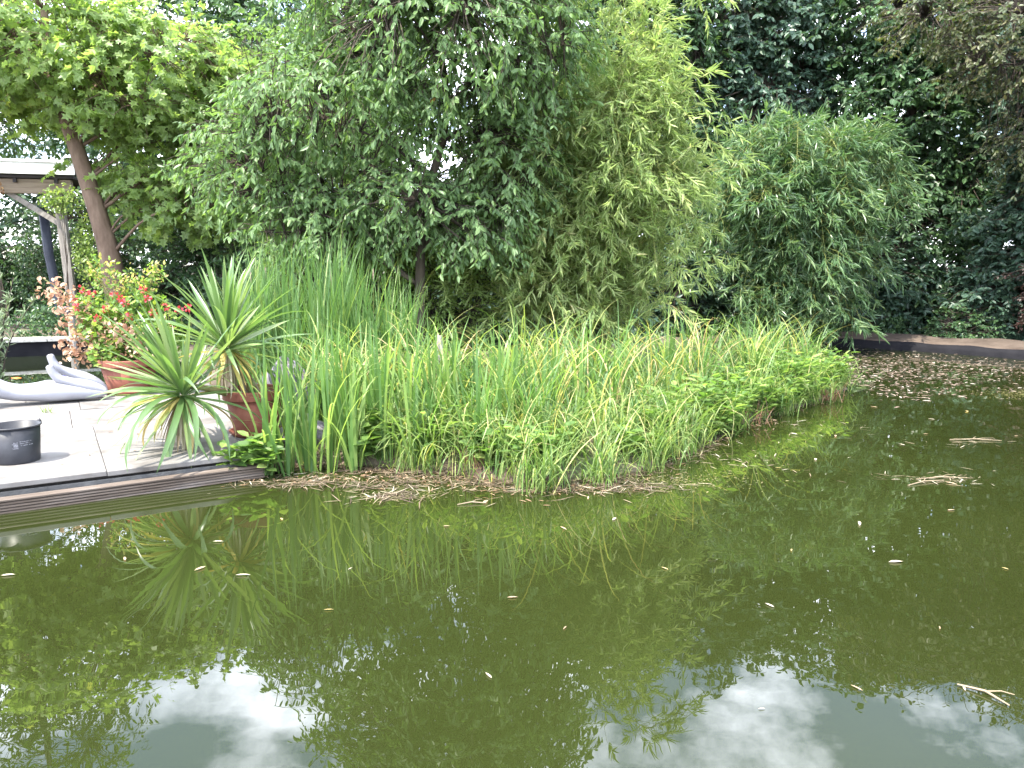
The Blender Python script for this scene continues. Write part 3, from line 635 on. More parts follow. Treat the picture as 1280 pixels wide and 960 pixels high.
# ------------------------------------------------------------------ bamboo
def bamboo(name, label, base, culms, lm, per_node=5, leaf_l=0.175, leaf_w=0.024, fan=6, start=0.14):
    """culms: (foot xy, tip xyz, height) arching out and over"""
    root = empty(name, base, 0, label, 'bamboo'); b = np.array(base)
    lf = MB()
    for (fx, fy), tip, h in culms:
        f = np.array([fx, fy, 0.05]); tip = np.array(tip, float)
        out_ = tip - f
        apex = f + out_ * 0.55; apex[2] = max(h, tip[2] + 0.1)
        q1 = f + out_ * 0.16; q1[2] = h * 0.55
        ln = spline([f - b, q1 - b, apex - b, tip - b], 22)
        cm = MB(); tube(cm, ln, np.linspace(0.016, 0.003, 22), 5)
        # branchlets from each node
        s0 = int(22 * start)
        nod = np.repeat(ln[s0:], per_node, axis=0) + rng.normal(size=((22 - s0) * per_node, 3)) * 0.05
        n = len(nod)
        T = np.repeat(norm(np.gradient(ln, axis=0))[s0:], per_node, axis=0)
        az = rng.random(n) * 2 * math.pi
        d = np.stack([np.cos(az), np.sin(az), rng.uniform(-0.2, 0.5, n)], 1) + T * 0.7
        d = norm(d); ll = rng.uniform(0.25, 0.75, n)[:, None]
        e = nod + d * ll; e[:, 2] -= 0.16 * ll[:, 0]
        twigs(cm, nod, e, 0.004, 0.0015, 0.16)
        cm.build('culm', M['culm'], root, smooth=True)
        # fans of drooping leaves along the outer half of each branchlet
        m = n * fan * 2
        k = np.repeat(np.arange(n), fan * 2)
        t = np.tile(np.linspace(0.45, 1.0, fan * 2) ** 0.6, n)
        P = nod[k] + (e - nod)[k] * t[:, None]
        P[:, 2] += 0.35 * ll[k, 0] * t * (1 - t)
        D = d[k] * 1.15 + rng.normal(size=(m, 3)) * 0.6; D[:, 2] -= rng.uniform(0.0, 0.75, m)
        N = np.tile([0, 0, 0.8], (m, 1)) + rng.normal(size=(m, 3)) * 0.5
        s = rng.uniform(0.6, 1.3, m)
        tone = np.clip(0.35 * rng.random(n)[k] + 0.65 * rng.random(m), 0, 1)
        leaves(lf, P, D, N, leaf_l * s, leaf_w * s, 'lance', tone)
    tag(lf.build('foliage', lm, root), kind='stuff')
    return root
cu = []
for q in range(30):
    a = rng.uniform(0, 2 * math.pi); rr = math.sqrt(rng.random())
    fx = 1.0 + 1.0 * rr * math.cos(a); fy = 12.7 + 0.5 * rr * math.sin(a)
    h = rng.uniform(3.2, 5.0); sp = rng.uniform(0.5, 1.3)
    dx = math.cos(a) * sp + rng.normal() * 0.25; dy = math.sin(a) * sp * 0.7 - 0.35
    cu.append(((fx, fy), (fx + dx, fy + dy, h * rng.uniform(0.62, 0.98)), h))
for (fx, tip, h) in ((0.7, (-0.55, 11.6, 1.7), 3.4), (0.8, (0.1, 11.3, 1.5), 3.3), (0.9, (0.35, 11.5, 2.2), 3.7), (1.3, (1.0, 11.3, 1.4), 3.3), (1.8, (2.0, 11.5, 1.9), 3.6), (2.0, (3.0, 11.9, 1.6), 3.6), (2.0, (3.1, 12.2, 2.4), 4.2),
                     (1.6, (2.9, 12.4, 3.3), 4.6), (1.2, (1.3, 12.3, 6.0), 6.1), (1.6, (3.3, 12.5, 6.0), 6.15), (1.5, (2.2, 12.6, 5.7), 5.8), (0.9, (0.7, 12.4, 5.4), 5.6), (1.9, (2.6, 12.3, 5.0), 5.2), (1.1, (1.6, 11.6, 2.4), 3.6), (0.6, (-0.3, 12.0, 2.9), 3.9), (0.5, (-0.7, 11.8, 2.2), 3.2), (1.5, (1.5, 11.2, 1.2), 2.6), (0.9, (0.5, 11.2, 1.1), 2.4), (2.2, (2.6, 11.4, 1.2), 2.6), (2.3, (3.4, 12.2, 1.9), 3.3), (1.9, (1.9, 11.6, 3.1), 4.2), (0.9, (0.9, 11.5, 3.2), 4.1), (1.4, (1.3, 11.5, 3.9), 4.8), (2.2, (2.7, 11.8, 4.0), 4.9)):
    cu.append(((fx - .3, 12.6), (tip[0] - .4, tip[1], tip[2]), h))
bamboo('tall_bamboo', 'tall yellow green bamboo arching beside the cherry', (1.35, 12.7, 0.1), cu, M['bamboo'])
cu = []
for q in range(34):
    a = rng.uniform(0, 2 * math.pi); rr = math.sqrt(rng.random())
    fx = 6.05 + 0.6 * rr * math.cos(a); fy = 16.9 + 0.35 * rr * math.sin(a)
    h = rng.uniform(3.2, 4.7); sp = rng.uniform(0.8, 2.0)
    cu.append(((fx, fy), (fx + math.cos(a) * sp * 0.85, fy + math.sin(a) * sp * 0.7 - 0.3, h * rng.uniform(0.55, 0.9)), h))
for (dx_, dy_, tz_, h) in ((-1.4, -.8, 1.2, 2.6), (-.7, -1.1, 1.0, 2.4), (0, -1.2, 1.2, 2.5), (.7, -1.1, 1.0, 2.4), (1.4, -.8, 1.2, 2.7), (-1.9, -.3, 1.9, 3.2), (1.9, -.3, 1.8, 3.2), (-.4, -1.2, 2.2, 3.3), (.5, -1.2, 2.1, 3.3), (-1.1, -1.0, .6, 1.8), (.2, -1.1, .6, 1.7), (1.1, -1.0, .6, 1.8)):
    cu.append(((6.05 + dx_ * .25, 16.8), (6.05 + dx_ * .9, 16.9 + dy_, tz_), h))
bamboo('fountain_bamboo', 'fountain shaped bamboo with dense drooping leaves on the far bank', (6.3, 16.9, 0.1), cu, M['bamboo_d'], per_node=5, leaf_l=0.24, leaf_w=0.034, fan=5, start=0.04)

# ------------------------------------------------------------------ shelter with white fascia
sh = empty('garden_shelter', (-11.62, 18.9, 0.2), R(14), 'open timber shelter with a white roof edge', 'shelter')
def part(name, lo, hi, mat, parent=sh, bev=0.006):
    mb = MB(); c = [(a + b) / 2 for a, b in zip(lo, hi)]
    box(mb, [a - q for a, q in zip(lo, c)], [b - q for b, q in zip(hi, c)])
    o = mb.build(name, mat, parent); o.location = c
    if bev: bevel(o, bev)
    return o
fa = part('fascia', (-4.6, -0.03, 3.17), (0.79, 0.0, 3.40), M['white_paint'])
part('trim', (-4.6, -0.05, 3.402), (0.81, 0.02, 3.455), M['white_paint'])
part('roof', (-4.6, 0.022, 3.30), (0.77, 1.3, 3.40), M['felt'])
part('soffit', (-4.6, 0.05, 3.10), (0.74, 1.3, 3.16), M['soffit'])
part('beam', (-4.6, 0.10, 2.80), (0.68, 0.24, 3.085), M['beam'])
for x in (0.42, -3.6):
    p = part('post', (x, 0.11, -0.1), (x + 0.15, 0.25, 2.79), M['old_wood'])
    if x > 0: p.rotation_euler = (0, R(-2.0), 0)
for s in (1, -1):
    mb = MB(); box(mb, (-0.5, -0.04, -0.05), (0.5, 0.04, 0.05))
    p = mb.build('brace', M['old_wood'], sh); p.location = (0.02 if s > 0 else -3.1, 0.17, 2.52); p.rotation_euler = (0, R(38 * s), 0); bevel(p, 0.005)
for k in range(8):
    part('rafter', (-4.2 + k * 0.66, 0.06, 3.01), (-4.14 + k * 0.66, 1.25, 3.098), M['soffit'], bev=0)
mb = MB(); tube(mb, [(-0.08, 1.0, 2.6), (-0.05, 1.0, 1.6), (0.05, 1.0, 0.6), (0.08, 1.0, 0.0)], [0.085] * 4, 12); mb.build('downpipe', M['dark_metal'], sh, smooth=True)
sh.scale = (1.35, 1.35, 1.19)
def ivy(name, label, centre, rad, n, mat, size=0.07, cat='climber'):
    root = empty(name, (centre[0], centre[1], 0.2), 0, label, cat)
    c = np.array(centre) - np.array([centre[0], centre[1], 0.2])
    d = rot_scatter(n); P = c + d * np.array(rad) * rng.random((n, 1)) ** 0.45
    D = rot_scatter(n) + np.array([0, -0.2, -0.5]); N = np.tile([0, -0.6, 0.5], (n, 1)) + rng.normal(size=(n, 3)) * 0.5
    lf = MB(); leaves(lf, P, D, N, size * rng.uniform(.6, 1.3, n), size * 0.75 * rng.uniform(.6, 1.3, n), 'oval'); tag(lf.build('leaf_mass', mat, root), kind='stuff')
    st = MB()
    for k in range(7):
        a = c + rot_scatter(1)[0] * np.array(rad) * 0.8
        tube(st, spline([(c[0] + rng.normal() * 0.1, 0, 0), (c[0], 0, c[2] * 0.5), a], 8), np.linspace(0.012, 0.004, 8), 4)
    st.build('stem', M['bark'], root)
    return root
ivy('climbing_plant', 'climbing plant hanging from the shelter beam at its post', (-10.85, 18.95, 3.38), (0.55, 0.2, 0.40), 520, M['shrub'], 0.085)
ivy('climbing_plant', 'bushy climber wrapping the shelter post halfway up', (-10.45, 19.2, 2.2), (0.40, 0.3, 0.95), 900, M['shrub'], 0.085)
ivy('climbing_plant', 'dark ivy filling the inside of the shelter', (-12.3, 21.0, 1.5), (1.3, 0.5, 1.5), 3600, M['ivy'], 0.085)
ivy('climbing_plant', 'rusty creeper leaves at the outer part of the shelter beam', (-12.25, 18.55, 3.6), (0.28, 0.12, 0.2), 120, M['dry'], 0.085)
ivy('trailing_ivy', 'low ivy spilling behind the coping ledge', (-8.7, 15.25, 0.65), (1.4, 0.35, 0.5), 2200, M['ivy'], cat='ivy')

# ------------------------------------------------------------------ pots, bucket, statue, rock
def pot(name, loc, r, h, label, group=None):
    o = empty(name, loc, 0, label, 'pot', group)
    lathe(MB(), [(0, 0), (r * 0.66, 0), (r * 0.68, 0.008), (r * 0.90, h * 0.80), (r * 0.88, h * 0.80), (r * 0.62, 0.03), (0, 0.03)], 44).build('body', M['terracotta'], o, smooth=True)
    lathe(MB(), [(r * 0.885, h * 0.775), (r * 0.965, h * 0.78), (r * 1.0, h * 0.80), (r * 1.0, h * 0.97), (r * 0.985, h), (r * 0.90, h), (r * 0.89, h * 0.97), (r * 0.885, h * 0.775)], 44).build('rim', M['terracotta'], o)
    lathe(MB(), [(0, h * 0.88), (r * 0.5, h * 0.89), (r * 0.893, h * 0.87)], 30).build('soil', M['soil'], o, smooth=True)
    for ch in o.children:
        if ch.name.startswith('rim'): bevel(ch, 0.006)
    return o
def saucer(loc, r, label):
    o = lathe(MB(), [(0, 0), (r * 0.86, 0), (r, 0.035), (r, 0.045), (r * 0.96, 0.045), (r * 0.84, 0.012), (0, 0.012)], 44).build('pot_saucer', M['terracotta'], smooth=True)
    o.location = loc
    return tag(o, label, 'saucer')
p2 = dk(1.22, 4.12)
saucer((p2[0], p2[1], TZ + 0.001), 0.315, 'terracotta saucer under the geranium pot')
pot('terracotta_pot', (p2[0], p2[1], TZ + 0.014), 0.36, 0.42, 'terracotta pot holding red geraniums by the statue')
p1 = (-2.42, 7.12)
saucer((p1[0], p1[1], TZ + 0.001), 0.245, 'terracotta saucer under the yucca pot')
pot('terracotta_pot', (p1[0], p1[1], TZ + 0.014), 0.285, 0.42, 'terracotta pot with the yucca at the terrace corner')

bk = empty('mortar_bucket', (-4.02, 6.08, TZ), 0, 'black plastic bucket standing on the pale paving', 'bucket')
r, h = 0.185, 0.30
lathe(MB(), [(0, 0), (r * 0.86, 0), (r * 0.885, 0.012), (r * 0.99, h * 0.99), (r * 0.965, h * 0.99), (r * 0.86, 0.015), (0, 0.015)], 56).build('body', M['bucket'], bk, smooth=True)
lathe(MB(), [(r * 0.992, h * 0.955), (r * 1.04, h * 0.962), (r * 1.055, h * 0.985), (r * 1.045, h), (r * 0.98, h), (r * 0.966, h * 0.985)], 56).build('rim', M['bucket'], bk, smooth=True)
for s in (1, -1):
    mb = MB(); tube(mb, [(0.185 * s, -0.0, h * 0.99), (0.2 * s, 0.0, h * 1.0), (0.2 * s, 0.0, h * 1.07)], [0.017, 0.017, 0.012], 8)
    q = mb.build('handle_lug', M['bucket'], bk, smooth=True); q.rotation_euler = (0, 0, R(58))
mb = MB()
ang = np.linspace(R(-170), R(-10) + 0, 2)
hd = [(math.cos(a) * 0.196, math.sin(a) * 0.196, h * 0.93) for a in np.linspace(R(58), R(238), 26)]
tube(mb, hd, [0.004] * 26, 6); mb.build('handle_wire', M['dark_metal'], bk, smooth=True)
mb = MB()   # worn, unreadable white print on the side
def decal(a0, a1, z0, z1):
    aa = np.linspace(a0, a1, 6); V = []
    for a in aa:
        for z in (z0, z1):
            rr = r * (0.885 + 0.105 * z / h) + 0.0015
            V.append((math.cos(a) * rr, math.sin(a) * rr, z))
    mb.add(V, [[2 * k, 2 * k + 2, 2 * k + 3, 2 * k + 1] for k in range(5)])
decal(R(-62), R(-52), 0.145, 0.185); decal(R(-65), R(-60), 0.165, 0.172); decal(R(-66), R(-52), 0.130, 0.142)
for q, (z, a0, a1) in enumerate(((0.182, -48, -20), (0.168, -48, -24), (0.152, -46, -30), (0.152, -27, -16))):
    decal(R(a0), R(a1), z, z + 0.007)
mb.build('worn_print', M['print'], bk)

# the lying figure: one continuous skin along the terrace
def skin_body(name, joints, edges, mat, loc, rz, label):
    me = bpy.data.meshes.new(name)
    me.from_pydata([j[:3] for j in joints], edges, [])
    o = bpy.data.objects.new(name, me); col.objects.link(o)
    sk = o.modifiers.new('skin', 'SKIN'); sk.use_smooth_shade = True
    for v, j in zip(me.skin_vertices[0].data, joints):
        v.radius = (j[3], j[4] if len(j) > 4 else j[3])
    me.skin_vertices[0].data[0].use_root = True
    ss = o.modifiers.new('sub', 'SUBSURF'); ss.levels = 2; ss.render_levels = 2
    me.materials.append(mat); o.location = loc; o.rotation_euler = (0, 0, rz)
    return tag(o, label, 'statue')
J = [(0.24, 0, 0.145, 0.155, 0.13),      # 0 pelvis
     (0.04, 0, 0.125, 0.135, 0.10),      # 1 waist
     (-0.18, 0, 0.20, 0.15, 0.12), (-0.36, 0, 0.34, 0.15, 0.115), (-0.46, 0, 0.46, 0.06), (-0.52, 0, 0.60, 0.095, 0.11), (-0.56, 0, 0.70, 0.07),   # chest, neck, head
     (-0.38, 0.20, 0.36, 0.065), (-0.46, 0.22, 0.10, 0.05), (-0.72, 0.10, 0.05, 0.035),      # arm
     (-0.38, -0.20, 0.36, 0.065), (-0.46, -0.22, 0.10, 0.05), (-0.72, -0.10, 0.05, 0.035),
     (0.34, 0.085, 0.14, 0.125), (0.60, 0.09, 0.11, 0.10), (0.86, 0.08, 0.085, 0.075), (0.93, 0.07, 0.10, 0.065), (0.74, 0.05, 0.24, 0.082), (0.52, 0.04, 0.35, 0.050), (0.45, 0.04, 0.38, 0.050, 0.062), (0.40, 0.04, 0.47, 0.042, 0.05), (0.38, 0.04, 0.56, 0.032, 0.045),
     (0.34, -0.085, 0.14, 0.125), (0.60, -0.09, 0.11, 0.10), (0.86, -0.10, 0.085, 0.075), (0.93, -0.10, 0.10, 0.065), (0.72, -0.10, 0.18, 0.078), (0.52, -0.10, 0.25, 0.048), (0.45, -0.10, 0.27, 0.048, 0.06), (0.39, -0.10, 0.36, 0.042, 0.05), (0.36, -0.10, 0.45, 0.032, 0.045)]
Eg = [(0, 1), (1, 2), (2, 3), (3, 4), (4, 5), (5, 6), (3, 7), (7, 8), (8, 9), (3, 10), (10, 11), (11, 12),
      (0, 13), (13, 14), (14, 15), (15, 16), (16, 17), (17, 18), (18, 19), (19, 20), (20, 21), (0, 22), (22, 23), (23, 24), (24, 25), (25, 26), (26, 27), (27, 28), (28, 29), (29, 30)]
skin_body('statue', J, Eg, M['statue'], dk(0.0, 3.78, TZ + 0.005), DECK_A, 'white painted figure lying prone with raised feet on the terrace')

# rounded stone behind the yucca pot
def rock(name, loc, size, label):
    n = 18; th = np.linspace(0, math.pi, n); ph = np.linspace(0, 2 * math.pi, 28, endpoint=False)
    T, Pp = np.meshgrid(th, ph, indexing='ij')
    rr = 1 + 0.10 * np.sin(3 * Pp + 2 * T) + 0.08 * np.cos(5 * T + Pp * 2) + 0.03 * rng.normal(size=T.shape)
    V = np.stack([rr * np.sin(T) * np.cos(Pp) * size[0], rr * np.sin(T) * np.sin(Pp) * size[1], rr * np.cos(T) * size[2]], -1).reshape(-1, 3)
    i = np.arange(n - 1)[:, None] * 28; j = np.arange(28)[None, :]; j2 = (j + 1) % 28
    o = MB().add(V, np.stack([i + j, i + 28 + j, i + 28 + j2, i + j2], -1).reshape(-1, 4)).build(name, M['rock'], smooth=True)
    o.location = loc
    return tag(o, label, 'stone')
rock('boulder', (-2.30, 7.75, 0.38), (0.30, 0.24, 0.42), 'rounded lilac grey stone behind the yucca pot')
rock('boulder', (-1.98, 7.15, 0.16), (0.22, 0.2, 0.2), 'low grey stone between yucca pot and iris leaves')
mb = MB(); tube(mb, [(0, 0, 0), (0.01, 0, 0.5), (0.0, 0.01, 0.95)], [0.05, 0.05, 0.045], 10)
o = mb.build('stump', M['old_wood']); o.location = (-0.82, 8.6, 0.05); tag(o, 'grey weathered post among the iris leaves', 'post')
# dark bowl on a short post behind the ledge, blue pot by the basin
mb = MB(); tube(mb, [(0, 0, 0), (0, 0, 0.35), (0, 0, 0.70)], [0.07, 0.065, 0.06], 10); o = mb.build('wooden_stand', M['old_wood']); o.location = (-8.45, 14.75, 0.15)
tag(o, 'short wooden post carrying the grey bowl', 'post')
o = lathe(MB(), [(0, 0), (0.08, 0.0), (0.15, 0.06), (0.18, 0.15), (0.19, 0.17), (0.175, 0.165), (0.14, 0.07), (0.0, 0.02)], 32).build('metal_bowl', M['pewter'], smooth=True)
o.location = (-8.45, 14.75, 0.852); tag(o, 'shiny grey bowl behind the coping ledge', 'bowl')
o = lathe(MB(), [(0, 0), (0.09, 0.0), (0.13, 0.10), (0.12, 0.2), (0.10, 0.2), (0.10, 0.05), (0, 0.02)], 28).build('blue_pot', M['bluepot'], smooth=True)
bx_ = dk(0.62, 5.35); o.location = (bx_[0], bx_[1], 0.12); tag(o, 'small blue pot standing in the lily basin', 'pot')
# lily pads
for k, (u_, v_, s) in enumerate(((0.95, 5.0, 0.17), (0.72, 5.2, 0.15), (1.15, 5.45, 0.16), (0.5, 4.95, 0.13), (1.35, 5.05, 0.14), (0.85, 5.75, 0.15))):
    n = 20; a = np.linspace(0.2, 2 * math.pi - 0.2, n)
    V = np.concatenate([[[0, 0, 0]], np.stack([np.cos(a) * s, np.sin(a) * s, 0.004 * np.sin(a * 5)], 1)])
    o = MB().add(V, [[0, q, q + 1] for q in range(1, n)], rng.random()).build('lily_pad', M['pad'])
    q = dk(u_, v_); o.location = (q[0], q[1], 0.098 + 0.002 * k); o.rotation_euler = (0, 0, k * 1.3)
    tag(o, 'round green lily pad floating on the dark basin', 'lily pad', 'lily pads in the basin')
# goldfish shapes just under the basin surface
for k, (x, y) in enumerate(((-7.55, 11.6), (-7.35, 11.0))):
    mb = MB(); tube(mb, [(-0.16, 0, 0), (-0.08, 0.01, 0), (0.0, 0.0, 0), (0.09, -0.01, 0), (0.15, 0, 0)], [0.015, 0.05, 0.06, 0.04, 0.01], 10)
    mb.add([(0.14, 0, 0), (0.24, 0.0, 0.05), (0.21, 0.01, 0.0), (0.24, 0, -0.05)], [[0, 1, 2, 3]])
    o = mb.build('goldfish', M['koi'], smooth=True); o.location = (x, y, 0.048); o.rotation_euler = (0, 0, 0.4 * k)
    tag(o, 'orange goldfish at the surface of the dark basin', 'fish', 'goldfish in the basin')

# ------------------------------------------------------------------ yucca: every sword leaf its own part
yu = empty('yucca', (p1[0], p1[1], TZ + 0.3), 0, 'potted yucca with two leafy heads and yellowing lower leaves', 'yucca')
yb = np.array([p1[0], p1[1], TZ + 0.3])
H1 = np.array([-2.60, 6.98, 1.06]) - yb; H2 = np.array([-2.86, 6.58, 0.70]) - yb
for tgt, mid in ((H1, (-0.07, -0.05, 0.35)), (H2, (-0.26, -0.28, 0.16))):
    mb = MB(); tube(mb, spline([(0, 0, 0), mid, tgt + np.array([0, 0, 0.05])], 10), np.linspace(0.034, 0.022, 10), 8); mb.build('trunk', M['stem'], yu, smooth=True)
def sword_mesh(L, w, bend, mat, tone):
    """channelled sword leaf along +X, bending down"""
    seg = 9; V = []; x = z = 0.0; F = []
    for s in range(seg + 1):
        t = s / seg
        ww = w * (0.55 + 0.45 * min(1, t * 3.5)) * (1 - max(0, (t - 0.5) / 0.5) ** 1.9) + 0.0006
        V += [(x, -ww / 2, z + ww * 0.16), (x, 0, z - ww * 0.05), (x, ww / 2, z + ww * 0.16)]
        an = -bend * t ** 2.2
        x += L / seg * math.cos(an); z += L / seg * math.sin(an)
        if s < seg:
            b = 3 * s
            F += [[b, b + 3, b + 4, b + 1], [b + 1, b + 4, b + 5, b + 2]]
    return MB().add(V, F, tone).mesh('sword_leaf', mat, True)
green = [sword_mesh(L * 1.15, 0.044, bd, M['yucca'], t) for L, bd, t in ((0.66, 0.12, 0.3), (0.72, 0.30, 0.6), (0.70, 0.55, 0.8), (0.60, 0.1, 0.95), (0.70, 1.1, 0.5), (0.75, 1.8, 0.2))]
yel = [sword_mesh(L, 0.040, bd, M['yellowleaf'], t) for L, bd, t in ((0.6, 1.4, 0.1), (0.55, 0.9, 0.4), (0.62, 1.9, 0.8), (0.5, 0.5, 0.6))]
hang = [sword_mesh(L, 0.032, bd, M['straw'], t) for L, bd, t in ((0.55, 0.3, 0.4), (0.6, 0.5, 0.8), (0.48, 0.2, 0.6))]
def sword(me, head, az, el, roll, sc_=1.0):
    o = link('leaf', me, yu); o.location = head
    o.rotation_euler = (roll, -el, az); o.scale = (sc_,) * 3
def axis_tilt(az, el, ta, te):
    # turn a direction given about the vertical so that it sits about a leaning head axis
    d = Vector((math.cos(az) * math.cos(el), math.sin(az) * math.cos(el), math.sin(el)))
    d = Matrix.Rotation(te, 3, Vector((-math.sin(ta), math.cos(ta), 0))) @ d
    return math.atan2(d.y, d.x), math.asin(max(-1, min(1, d.z)))
for head, n, ta, te in ((H1, 96, 0.4, R(8)), (H2, 92, R(200), R(26))):
    for k in range(n):
        f = k / n; az = k * 2.39996 + random.gauss(0, .5)
        el = R(87 - 78 * f ** 0.9 + random.gauss(0, 9))
        az, el = axis_tilt(az, el, ta, te)
        me = random.choice(green[:4]) if f < 0.55 else random.choice(green[1:])
        h_ = Vector(head) + Vector((0, 0, 0.06 - 0.12 * f)) + Vector((math.cos(az), math.sin(az), 0)) * 0.025
        sword(me, h_, az, el, random.uniform(-.6, .6), random.uniform(0.62, 1.15))
    for k in range(22):
        az = random.uniform(0, 6.28); me = random.choice(yel if k % 3 else green[4:])
        sword(me, Vector(head) + Vector((math.cos(az) * .03, math.sin(az) * .03, -0.06)), az, R(random.uniform(-50, 5)), random.uniform(-.5, .5), random.uniform(.75, 1.1))
    for k in range(24):
        az = random.uniform(0, 6.28)
        sword(random.choice(hang), Vector(head) + Vector((math.cos(az) * .035, math.sin(az) * .035, -0.07)), az, R(random.uniform(-86, -55)), random.uniform(-.6, .6), random.uniform(.7, 1.05))
for (az, el, sc_) in ((-2.4, -30, 1.05), (-2.0, -40, 1.1), (-1.5, -45, 1.1), (-1.1, -42, 1.1), (-0.7, -38, 1.05), (-2.9, -18, 1.0), (-1.8, -5, 1.2), (-1.25, -8, 1.2), (-2.1, 5, 1.25), (-1.0, 0, 1.2), (-1.55, 8, 1.25), (-0.7, -5, 1.15), (-2.5, -2, 1.2)):
    sword(random.choice(green[4:6] + yel[:1]) if el > -15 else random.choice(green[2:5]), Vector(H2) + Vector((0, 0, -0.05)), az, R(el), random.uniform(-.4, .4), sc_)

# ------------------------------------------------------------------ geranium with dried stalks
ge = empty('geranium', (p2[0], p2[1], TZ + 0.37), 0, 'sprawling red geranium with dried brown leaves in terracotta pot', 'geranium')
def put_leaves(name, n, centres, rad, mat, size, ratio, parent, kind='oval'):
    q = rng.integers(0, len(centres), n); C = np.array(centres)[q]
    P = C + rot_scatter(n) * np.array(rad) * rng.random((n, 1)) ** 0.5
    D = rot_scatter(n) + np.array([0, 0, 0.1]); N = np.tile([0, -0.3, 0.8], (n, 1)) + rng.normal(size=(n, 3)) * 0.5
    s = size * rng.uniform(.6, 1.3, n)
    mb = MB(); leaves(mb, P, D, N, s, s * ratio, kind); return tag(mb.build(name, mat, parent), kind='stuff')
gl = [(0.0, 0, .25), (-.28, -.05, .38), (.25, 0, .30), (-.05, 0, .55), (-.35, 0, .60), (.20, 0, .62), (.38, -.05, .45), (.45, 0, .18), (-.12, -.1, .12)]
put_leaves('green_foliage', 2300, gl, (.26, .24, .20), M['geranium'], 0.062, 0.95, ge, 'maple')
br = [(-.45, -.1, .52), (-.62, -.05, .66), (-.30, -.15, .28), (-.15, -.15, .18), (.02, -.2, .38), (-.55, -.1, .30), (.18, -.18, .20), (-.75, 0, .78), (-.5, -.1, .12), (.35, -.1, .35)]
put_leaves('dry_foliage', 850, br, (.23, .16, .19), M['peach'], 0.055, 0.8, ge)
up_ = [(-.25, 0, .85), (-.12, 0, .98), (-.30, 0, 1.02), (.10, 0, .90), (.30, 0, .88), (.38, 0, .98), (.0, 0, .80), (-.05, .0, .72), (.22, 0, .78)]
put_leaves('upper_shoots', 260, up_, (.10, .10, .17), M['yellowleaf'], 0.05, 0.55, ge)
put_leaves('upper_green', 520, up_, (.11, .10, .18), M['geranium'], 0.05, 0.55, ge)
mb = MB()
for c in gl + br + up_:
    tube(mb, spline([(0, 0, 0), (c[0] * 0.4, c[1] * 0.4, c[2] * 0.55), c], 7), np.linspace(0.012, 0.004, 7), 5)
for a, b_ in (((-.3, 0, .5), (-.85, -.05, .92)), ((-.1, 0, .6), (-.38, 0, 1.15)), ((.2, 0, .6), (.42, 0, 1.1))):
    tube(mb, spline([(0, 0, 0), a, b_], 8), np.linspace(0.014, 0.005, 8), 5)
mb.build('stem', M['stem'], ge)
for (px_, pz_, py_) in ((-.42, .80, -.1), (-.30, .76, -.1), (-.42, .62, -.2), (-.20, .50, -.22), (.04, .70, -.15), (.10, .66, -.18), (.26, .80, -.1), (.33, .70, -.15), (.50, .62, -.1), (.62, .58, -.05), (.70, .60, 0), (.42, .15, -.2), (-.05, .74, -.1), (.16, .52, -.24), (-.5, .70, -.1), (.38, .56, -.15), (-.1, .60, -.2)):
    mb = MB(); n = 16
    P = rot_scatter(n) * 0.042 + np.array([0, 0, 0.0]); leaves(mb, P * 0.5, norm(P) + rng.normal(size=(n, 3)) * .3, rot_scatter(n), 0.034, 0.028, 'oval')
    o = mb.build('flower_head', M['petal'], ge); o.location = (px_, py_, pz_)
    st = MB(); tube(st, [(0, 0, 0), (0.01, 0.03, -0.09), (0.0, 0.06, -0.2)], [0.004] * 3, 5); st.build('flower_stalk', M['stem'], o)

ge.scale = (1.12, 1.12, 1.15)
# grey-leaved shrub at the basin's end
ol = empty('oleander', (-6.95, 10.3, 0.1), 0, 'grey green narrow leaved shrub beside the dark basin', 'shrub')
mb = MB(); st = MB()
for k in range(16):
    az = random.uniform(0, 6.28); sp = random.uniform(.15, .55); h = random.uniform(.7, 1.75)
    ln = spline([(0, 0, 0), (math.cos(az) * sp * .3, math.sin(az) * sp * .3, h * .5), (math.cos(az) * sp, math.sin(az) * sp, h)], 9); tube(st, ln, np.linspace(.012, .004, 9), 5)
    n = 42; t = rng.random(n) ** 0.6; P = np.stack([np.interp(t * 8, range(9), ln[:, q]) for q in range(3)], 1)
    D = rot_scatter(n) * .8 + np.array([0, 0, .8]); leaves(mb, P, D, rot_scatter(n) + np.array([0, -.5, .5]), rng.uniform(.09, .15, n), .026, 'oval')
tag(mb.build('foliage', M['oleander'], ol), kind='stuff'); st.build('stem', M['bark'], ol)

# grass tuft growing in the paving joint
mb = MB(); n = 26; blades(mb, rng.normal(size=(n, 3)) * np.array([.03, .02, 0]), rng.random(n) * 6.28, rng.uniform(.07, .13, n), rng.uniform(.1, .6, n), .5, .006, rng.random(n) * .6 + .2, 4)
o = mb.build('grass_tuft', M['sedge']); o.location = dk(0.30, 3.075, TZ - 0.01); tag(o, 'small grass tuft growing in a paving joint', 'grass')

# ------------------------------------------------------------------ the reed bed
def zat(x, y):
    return float(ground_z(np.array([x]), np.array([y]))[0])
def zone(t):
    return 'between yucca and cherry' if t < .36 else ('below the tall yellow green bamboo' if t < .7 else 'on the leafy outer point of the bed')
